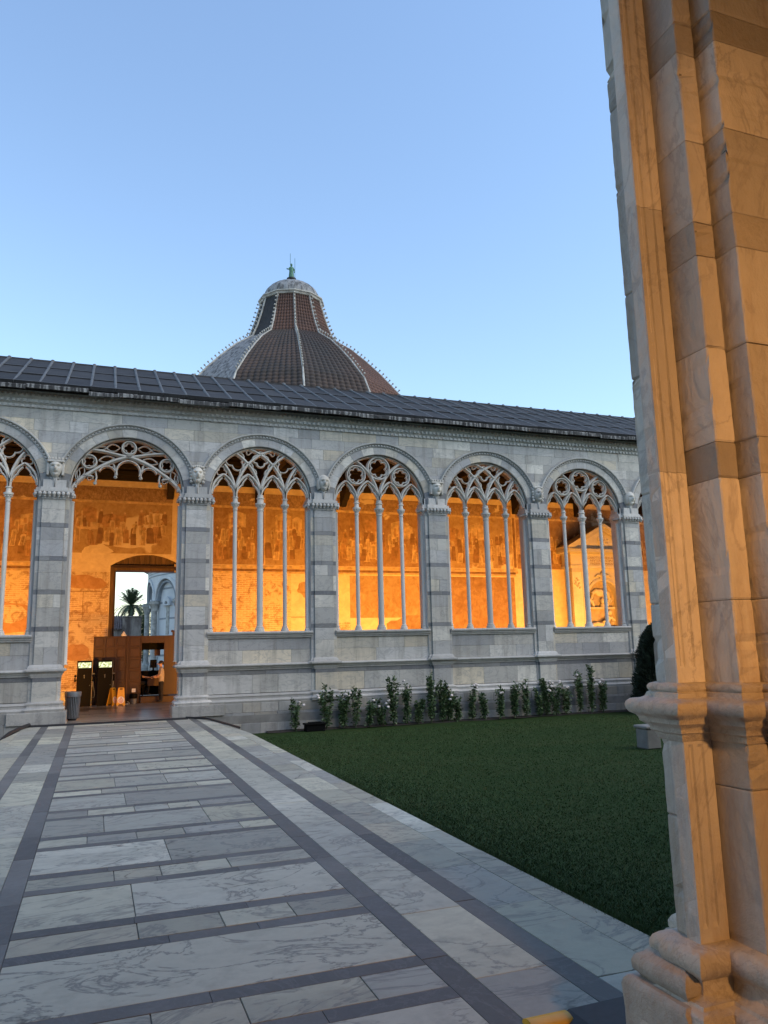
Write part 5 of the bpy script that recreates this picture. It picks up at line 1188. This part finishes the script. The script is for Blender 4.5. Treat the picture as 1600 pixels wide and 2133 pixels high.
# lower shaft between base and string course
for pl_, sd in ((S1, 7), (S1b, 8), (S3, 9), (S4, 10), (S5, 11)):
    top_dark = [(1.27, 1.47)] if sd in (9, 10) else []
    stack('lower_shaft_block', pl_, [1.13] if sd == 7 else [], top_dark, sd, .64, 1.47)
def fluted_low():
    m = MB(); x0, y_ = 2.4065, 2.795; pr = [0, .012, .020, .026, .044, .050, .071, .077, .101, .107, .1525]
    m.rings([[(x0 + q, y_ - .0012 + (.009 * f if i in (3, 4, 7, 8) else 0), z) for i, q in enumerate(pr)] + [(2.559, y_ + .08, z), (x0, y_ + .08, z)] for z, f in ((.64, 0), (.70, 0), (.72, 1), (1.43, 1), (1.445, 0), (1.47, 0))]); m.build('fluted_block', MT['near'], NP)
fluted_low()
def sweep_rough(nm, prof, mt, seg=.035, amp=.0018, seed=1, plan=None):
    rr = random.Random(seed); m = MB(); pl_ = plan or PLAN; rs = []
    base_ = [offs(pl_, o) for o, z in prof]; n_ = len(pl_); cnt = [max(1, int(math.hypot(pl_[i + 1][0] - pl_[i][0], pl_[i + 1][1] - pl_[i][1]) / seg)) for i in range(n_ - 1)]
    for bpts, (o, z) in zip(base_, prof):
        r_ = []
        for i in range(n_ - 1):
            for k_ in range(cnt[i]):
                t_ = k_ / cnt[i]; x = bpts[i][0] + (bpts[i + 1][0] - bpts[i][0]) * t_; y = bpts[i][1] + (bpts[i + 1][1] - bpts[i][1]) * t_
                r_.append((x + rr.uniform(-amp, amp), y + rr.uniform(-amp, amp), z + rr.uniform(-amp, amp) * .5))
        r_.append((*bpts[-1], z)); rs.append(r_)
    m.rings(rs); return m.build(nm, mt, NP, True)
sweep_rough('string_course', [(0.000, 1.455), (0.008, 1.462), (0.013, 1.485), (0.028, 1.495), (0.030, 1.51), (0.038, 1.52), (0.059, 1.535), (0.063, 1.55), (0.070, 1.562), (0.090, 1.572), (0.100, 1.588), (0.103, 1.605), (0.098, 1.622), (0.085, 1.634), (0.052, 1.638), (0.038, 1.645), (0.032, 1.662), (0.021, 1.668), (0.028, 1.678), (0.029, 1.69), (0.021, 1.702), (0.000, 1.708)], MT['near_mould'], seed=3)
sweep_rough('base_moulding', [(0.119, .33), (0.123, .345), (0.134, .37), (0.136, .40), (0.128, .425), (0.106, .44), (0.098, .443), (0.093, .456), (0.064, .462), (0.047, .475), (0.041, .50), (0.044, .525), (0.055, .535), (0.072, .55), (0.082, .572), (0.082, .597), (0.071, .62), (0.051, .635), (0.009, .645)], MT['near_mould'], seed=4)
sweep_rough('plinth', [(.15, -.02), (.15, .20), (.152, .29), (.148, .325), (.13, .338), (.05, .34)], MT['near_mould'], amp=.002, seed=5)
OUTER = [(4.1, 3.12), (2.66, 3.12), (2.66, 2.965), (2.425, 2.965), (2.425, 2.905), (4.1, 2.905)]
sweep_rough('outer_plinth', [(.172, -.02), (.172, .30), (.175, .40), (.168, .425), (.15, .44), (.05, .445)], MT['near_mould'], amp=.004, seed=6, plan=OUTER)
sweep_rough('outer_base_moulding', [(.11, .43), (.12, .45), (.138, .47), (.14, .50), (.13, .525), (.11, .54), (.10, .545), (.09, .56), (.07, .57)], MT['near_mould'], amp=.002, seed=7, plan=OUTER)
sweep('capital', [(0, 6.55), (.03, 6.6), (.03, 6.64), (.02, 6.66), (.06, 6.8), (.12, 6.9), (.12, 6.98), (.08, 7.0), (.08, 7.2)], MT['near'])

mp = copy_tree(NP); mp.scale = (-1, 1, 1); mp.location = (1.46, 0, 0); tag(mp, 'matching stepped marble pier on the opposite side of the near archway', 'pier')
# near gallery: floor, roof timbers and back wall behind the camera, with its own lamp
m = MB(); m.box(-30, 30, -8.6, 2.44, -.7, 0.0); nfl = tag(m.build('near_gallery_floor', MT['gfloor']), kind='structure')
m = MB(); m.box(2.2, 9, 2.44, 3.15, -.7, -.004); m.build('near_threshold', MT['path'], nfl)
NG = thing('near_gallery', 'plastered back wall and dark timber roof of the gallery around the viewer', 'gallery')
m = MB(); m.box(-30, 30, -8.9, -8.6, -.7, 9.3); m.build('back_wall', MT['plaster'], NG)
for xe in (-30.2, 30):
    m = MB(); m.box(xe, xe + .2, -8.9, 3.2, -.7, 12.0); m.build('end_wall', MT['plaster'], NG)  # unseen, added to shut sky light out of the open ends
m = MB(); m.box(4.1, 30, 2.5, 3.1, -.7, 2.47); m.box(4.1, 30, 2.5, 3.1, 8.4, 9.4); m.box(-30, -2.6, 2.5, 3.1, -.7, 2.47); m.box(-30, 4.1, 2.5, 3.1, 8.4, 9.4); m.build('arcade_wall', MT['near'], NG)
for xx in (6.8, 10.85, 14.9, 18.95, 23, 27.05, -5.4, -9.45, -13.5, -17.55):
    m = MB(); m.box(xx - .45, xx + .45, 2.48, 3.12, 0, 8.4, .02); m.build('arcade_pier', MT['near'], NG)
m = MB(); m.rings([[(x, 3.4, 9.4), (x, -2.9, 12.6), (x, -9.2, 9.4), (x, -9.2, 9.2), (x, -2.9, 12.4), (x, 3.4, 9.2)] for x in (-30, 30)]); m.build('roof', MT['timber'], NG)
m = MB(); m.box(1.6, 1.9, -8.7, 3.1, 9.2, 9.5, .02); m.build('tie_beam', MT['timber'], NG)
m = MB(); m.tube([(1.75, -2.0, 9.25), (1.75, -2.0, 3.58)], .02, 8); m.build('lamp_rod', MT['iron'], NG)
nf_ = floodlight(1.75, -2.0, 3.5, (3.0, 2.6, 2.0), 'black floodlight hanging on a rod from the near gallery tie beam', NEAR_W, 'hanging gallery floodlights', .35, .2, 100)
for ch in nf_.children:
    if ch.type == 'LIGHT': ch.data.color = NEAR_COL
# cable ramp at the foot of the pier
CR = thing('cable_ramp', 'black rubber cable ramp with yellow lid on the floor by the pier base', 'cable ramp')
m = MB(); m.rings([[(x, y, z) for x, z in ((2.28, .001), (2.36, .035), (2.8, .04), (2.86, .001))] for y in (2.9, 3.36, 3.76)]); m.build('ramp_mat', MT['rubber'], CR)
m = MB(); m.rings([[(2.10 + q * 1.3, 3.73 + .06 * math.cos(a) , .004 + .035 * max(0, math.sin(a))) for a in np.linspace(0, math.pi, 9)] for q in (0, .09, .18)]); m.build('yellow_lid', MT['yellow'], CR, True)
# ------------------------------------------------------------------ the round church with its cone-topped dome
BC = (23.4, 97.0); BR = 17.75
BA = thing('baptistery', 'round marble church with red tiled dome, tall tiled cone and small lead cupola', 'church')
def bp(r, a, z): return (BC[0] - r * math.cos(a), BC[1] - r * math.sin(a), z)    # a = 0 towards -x, growing towards the viewer
m = MB(); NB = 120
m.rings([[bp(r, 2 * math.pi * i / NB, z) for i in range(NB)] for r, z in ((17.3, -.7), (17.3, 12.2), (16.4, 12.3), (16.4, 22.0), (16.4, 28.5))]); bw_ = m.build('wall', MT['bapt'], BA, True)
st_a = R(14) - R(18) * 2; zsb = 7.75
def bent(pts, r0, r1, nm, mt, par):              # strip of a wall pattern wrapped on the drum: pts = list of (arc metres inner, z inner, outer ...)
    m = MB(); m.rings([[bp(r1, a0, z0), bp(r0, a0, z0), bp(r0, a1, z1), bp(r1, a1, z1)] for a0, z0, a1, z1 in pts]); return m.build(nm, mt, par, True)
for k in range(7):
    a = st_a + R(18) * k; am = a + R(9)
    c = MB(); cx_, cy_, _ = bp(17.75, a, 0); c.lathe([(.5, -.7), (.5, .5), (.4, .6), (.31, .9), (.29, 6.55), (.35, 6.6), (.33, 6.7), (.58, 7.35), (.66, 7.4), (.66, 7.7), (.5, 7.72), (.5, 7.8)], (cx_, cy_, 0), 14); cl = c.build('column', MT['bapt_col'], BA, True)
    ha = R(9) - .024
    for r_, off, nm in ((2.42, 0, 'arch_ring'), (2.0, -.18, 'inner_arch_ring')):
        m = MB(); w_ = .36 if off == 0 else .22
        ptsl = []
        for i in range(25):
            t_ = math.pi * i / 24; ptsl.append((am - r_ / BR * math.cos(t_), zsb + r_ * math.sin(t_), am - (r_ + w_) / BR * math.cos(t_), zsb + (r_ + w_) * math.sin(t_)))
        bent(ptsl, 17.85 + off, 17.2, nm, MT['bapt'] if off == 0 else MT['bapt_dark'], BA)
    # spandrels proud of the blind bay, with thin dark courses
    for z0, z1, mt, rr_ in ((10.60, 10.72, 'bapt_dark', 17.77), (10.95, 11.02, 'bapt_dark', 17.77), (11.2, 11.28, 'bapt_dark', 17.77)):
        m = MB(); m.rings([[bp(rr_, q, z0), bp(rr_, q, z1), bp(17.2, q, z1), bp(17.2, q, z0)] for q in np.linspace(a, a + R(18), 10)]); m.build('dark_course', MT[mt], BA)
    m = MB()
    for i in range(24):
        q0 = a + R(18) * i / 24; q1 = a + R(18) * (i + 1) / 24
        def arcz(q):
            d_ = abs(q - am) * BR; return zsb + math.sqrt(max(0, 2.6 ** 2 - d_ * d_)) if d_ < 2.6 else zsb
        m.add([bp(17.74, q0, arcz(q0)), bp(17.74, q1, arcz(q1)), bp(17.74, q1, 11.4), bp(17.74, q0, 11.4), bp(17.3, q0, arcz(q0)), bp(17.3, q1, arcz(q1))], [(0, 1, 2, 3), (0, 1, 5, 4)])
    m.build('spandrel', MT['bapt'], BA)
    for z0 in (1.5, 3.6, 5.6, 7.4, 9.0):
        hw = 2.3 / BR if z0 < zsb else math.sqrt(max(.1, 2.0 ** 2 - (z0 - zsb) ** 2)) / BR
        m = MB(); m.rings([[bp(17.33, q, z0), bp(17.33, q, z0 + .2), bp(17.2, q, z0 + .2), bp(17.2, q, z0)] for q in np.linspace(am - hw, am + hw, 8)]); m.build('dark_course', MT['bapt_dark'], BA)
    wn = MB(); hw = .34 / BR; wn.rings([[bp(17.36, q, 3.9), bp(17.36, q, 7.15), bp(17.2, q, 7.15), bp(17.2, q, 3.9)] for q in (am - hw, am, am + hw)]); wi = wn.build('window', MT['bapt_col'], BA)
    ptsl = [(am - .34 / BR * math.cos(t_), 7.3 + .34 * math.sin(t_), am - .82 / BR * math.cos(t_), 7.3 + .82 * math.sin(t_)) for t_ in [math.pi * i / 12 for i in range(13)]]
    bent(ptsl, 17.6, 17.2, 'window_hood', MT['bapt'], wi); bent([(x0, z0, x1, z0) for x0, z0, x1 in ((am - .82 / BR, 7.16, am - .82 / BR), (am + .82 / BR, 7.16, am + .82 / BR))], 17.65, 17.2, 'hood_sill', MT['bapt'], wi)
    m = MB(); m.rings([[bp(17.62, q, 7.12), bp(17.62, q, 7.28), bp(17.2, q, 7.28), bp(17.2, q, 7.12)] for q in np.linspace(am - .9 / BR, am + .9 / BR, 6)]); m.build('hood_sill', MT['bapt'], wi)
m = MB(); m.rings([[bp(r, 2 * math.pi * i / 90, z) for i in range(90)] for r, z in ((17.2, 11.35), (17.8, 11.4), (17.8, 11.55), (18.2, 11.75), (18.35, 11.8), (18.35, 12.0), (18.1, 12.1), (17.2, 12.2))]); m.build('cornice', MT['bapt_dark'], BA, True)
# dome profile and cone, twelve faces
NF = 12; PH = R(81.4)
def ring12(r, z): return [bp(r, PH + 2 * math.pi * i / NF, z) for i in range(NF)]
dome = [(17.0, 28.5), (16.3, 31.0), (15.0, 33.8), (12.5, 36.8), (10.5, 38.9), (8.6, 40.7), (6.5, 42.2), (6.1, 42.45)]
cone = [(6.1, 42.45), (5.35, 44.2), (4.75, 46.0), (4.2, 48.0), (4.1, 48.35)]
def face(prof, i, nfl, amp, nm, mt):
    a0 = PH + 2 * math.pi * i / NF; a1 = PH + 2 * math.pi * (i + 1) / NF; m = MB(); rs = []; nn = nfl * 6
    pp = []
    for (r0, z0), (r1, z1) in zip(prof, prof[1:]): pp += [(r0 + (r1 - r0) * t_, z0 + (z1 - z0) * t_) for t_ in (0, .25, .5, .75)]
    pp.append(prof[-1])
    for r_, z_ in pp:
        p0, p1 = Vector(bp(r_, a0, z_)), Vector(bp(r_, a1, z_)); nrm = ((p0 + p1) / 2 - Vector((BC[0], BC[1], z_))).normalized()
        rs.append([p0.lerp(p1, j / nn) + nrm * amp * abs(math.sin(math.pi * j / 6)) for j in range(nn + 1)])
    m.rings(rs, closed=False, cap=False); return m.build(nm, mt, BA, True)
for i in range(NF):
    mid = math.degrees(PH + 2 * math.pi * (i + .5) / NF) % 360
    lead_side = not (52 < mid < 240)
    mt = MT['dome_lead'] if lead_side else (MT['tile_dark'] if 52 < mid < 110 else MT['tile_red'])
    face(dome, i, 11, .2 if not lead_side else .05, 'lead_face' if lead_side else 'tiled_face', mt)
    ld = not (52 < mid < 240)
    face(cone, i, 7, .15 if not ld else .03, 'cone_lead_face' if ld else 'cone_tiled_face', MT['lead'] if ld else MT['tile_red'])
    a = PH + 2 * math.pi * i / NF; m = MB()
    pr = dome + cone[1:]
    m.tube([bp(r_ + .08, a, z_) for r_, z_ in pr], .13, 6); rb = m.build('rib', MT['rib'], BA, True)
    m = MB(); acc = 0
    for (r0, z0), (r1, z1) in zip(pr[2:], pr[3:]):
        L_ = math.hypot(r1 - r0, z1 - z0); nn = max(1, int(L_ / .62))
        for j in range(nn): t_ = (j + .5) / nn; nr_, nz_ = -(z1 - z0) / L_, (r1 - r0) / L_; r_ = r0 + (r1 - r0) * t_; z_ = z0 + (z1 - z0) * t_; x, y, z = bp(r_ + .46 * abs(nr_), a, z_ + .46 * abs(nz_)); m.ball((x, y, z), .13, 6, 4); m.tube([bp(r_, a, z_), (x, y, z)], .06, 5)
    tag(m.build('crockets', MT['rib'], rb, True), kind='stuff')
m = MB(); m.rings([ring12(r_, z_) for r_, z_ in ((4.0, 48.3), (4.3, 48.4), (4.4, 48.6), (4.55, 48.7), (4.55, 48.85), (3.6, 48.9))]); m.build('collar', MT['rib'], BA)
m = MB(); n_ = 96; rs = []
for j in range(13):
    t_ = j / 12 * math.pi / 2; rs.append([bp((3.55 * math.cos(t_) + .25) * (1 + .03 * abs(math.sin(i * math.pi / 4))), 2 * math.pi * i / n_, 49.0 + 2.75 * math.sin(t_)) for i in range(n_)])
m.rings(rs); m.build('cupola', MT['dome_lead'], BA, True)
m = MB(); m.lathe([(.42, 0), (.5, .1), (.4, .3), (.5, .5), (.66, .56), (.66, .75), (.45, .8)], (BC[0], BC[1], 51.7), 14); m.build('finial_base', MT['iron'], BA, True)
m = MB(); x, y = BC; z = 52.5
m.lathe([(.40, 0), (.36, .5), (.30, 1.0), (.36, 1.35), (.34, 1.6), (.14, 1.75), (.1, 1.85)], (x, y, z), 12, sx=1, sy=.8); m.ball((x, y, z + 2.02), .17, 10, 8, 1, 1, 1.2)
m.tube([(x - .28, y - .1, z + 1.5), (x - .5, y - .3, z + 1.15), (x - .75, y - .35, z + 1.2)], .08, 6); m.tube([(x + .28, y - .05, z + 1.5), (x + .42, y - .2, z + 1.1), (x + .38, y - .25, z + .8)], .08, 6)
m.tube([(x + .45, y - .2, z), (x + .45, y - .2, z + 3.0)], .03, 5); m.tube([(x - .15, y, z + 2.1), (x - .15, y, z + 3.7)], .03, 5)
m.build('statue', MT['bronze'], BA, True)

# ------------------------------------------------------------------ what stands outside the doorway
def palm(x, y, hgt, rad):
    r = tag(empty('palm_tree', (x, y, -.7)), 'date palm with drooping fronds standing behind the old wall', 'tree'); m = MB(); m.tube([(0, 0, 0), (.05, 0, hgt * .5), (0, 0, hgt)], .32, 10, .3)
    for q in range(40): a = q * 2.4; z_ = hgt - .1 - q * .02; m.tube([(.25 * math.cos(a), .25 * math.sin(a), z_ - .3), (.5 * math.cos(a), .5 * math.sin(a), z_)], .07, 5, .03)
    m.build('trunk', MT['bark'], r, True); rr = random.Random(9)
    for f in range(44):
        a = f * 2.399; el = (R(86) - R(52) * (f / 23)) if f < 24 else R(22) - R(34) * ((f - 24) / 19); L_ = rad * rr.uniform(.9, 1.08) * (.92 if f < 24 else 1.0); m = MB(); pts = []; d_ = el; p = Vector((0, 0, hgt)); hd = Vector((math.cos(a), math.sin(a), 0))
        for s_ in range(10): pts.append(p.copy()); p = p + (hd * math.cos(d_) + Vector((0, 0, math.sin(d_)))) * L_ / 9; d_ -= R(2.2 if f < 24 else 9.5)
        m.tube(pts, .04, 5, .012); sd = hd.cross(Vector((0, 0, 1)))
        for s_ in range(30):
            t_ = (.15 + .85 * s_ / 30) * 9 * .999; k_ = int(t_); q = pts[k_].lerp(pts[k_ + 1], t_ - k_); tg = (pts[k_ + 1] - pts[k_]).normalized(); ll = .62 * math.sin(math.pi * (.12 + .8 * s_ / 30)) + .12
            for g_ in (-1, 1):
                dr = (sd * g_ * .8 + tg * .7 + Vector((0, 0, rr.uniform(-.35, .1)))).normalized(); wv = tg * .05; m.add([q - wv, q + wv, q + dr * ll], [(0, 1, 2)])
        m.build('frond', MT['palm'], r, recalc=False)
palm(4.62, 118, 9.4, 2.75)
m = MB(); m.box(-6, 3.3, 112, 113, -.7, 5.1); m.rings([[(x, 111.7, 5.1), (x, 111.7, 5.2), (x, 114.5, 7.05), (x, 114.5, 5.1)] for x in (-6, 3.3)]); LT = tag(m.build('tiled_shed', MT['stucco']), 'low shed with dark tiled lean-to roof seen through the doorway', 'shed')
for i in range(30):
    m = MB(); xx = -6 + .31 * i + .15; m.tube([(xx, 111.6, 5.16), (xx, 114.5, 7.1)], .13, 8); m.build('roof_tile_row', MT['citytile'], LT, True)
m = MB(); m.box(3.32, 5.75, 111.4, 115, -.7, 6.75, .05); m.box(3.25, 5.85, 111.3, 115.1, 6.75, 6.95, .04); tag(m.build('garden_wall', MT['stucco']), 'stained stucco wall block below the palm seen through the doorway', 'wall')
def bush(x, y, h_, r_, seed):
    rr = np.random.RandomState(seed); o = tag(empty('evergreen_tree', (x, y, -.7)), 'dark evergreen tree between the stucco wall and the round church', 'tree'); m = MB(); m.tube([(0, 0, 0), (0, 0, h_ * .7)], .15, 8, .06); m.build('trunk', MT['bark'], o)
    n_ = 6000; d_ = rr.randn(n_, 3); d_ /= np.linalg.norm(d_, axis=1)[:, None]; rad_ = rr.rand(n_) ** .4 * (1 + .25 * np.sin(d_[:, 0] * 7 + d_[:, 2] * 5)); c_ = d_ * rad_[:, None] * np.array([r_, r_, h_ * .42]) + np.array([0, 0, h_ * .6]); s_ = rr.randn(n_, 3) * .11; t_ = rr.randn(n_, 3) * .11
    V = np.stack([c_, c_ + s_, c_ + t_], 1); me = bpy.data.meshes.new('crown'); me.from_pydata(V.reshape(-1, 3).tolist(), [], np.arange(n_ * 3).reshape(-1, 3).tolist()); me.materials.append(MT['leaf']); q = bpy.data.objects.new('crown', me); col.objects.link(q); q.parent = o
bush(6.35, 116, 9.2, 1.15, 4)
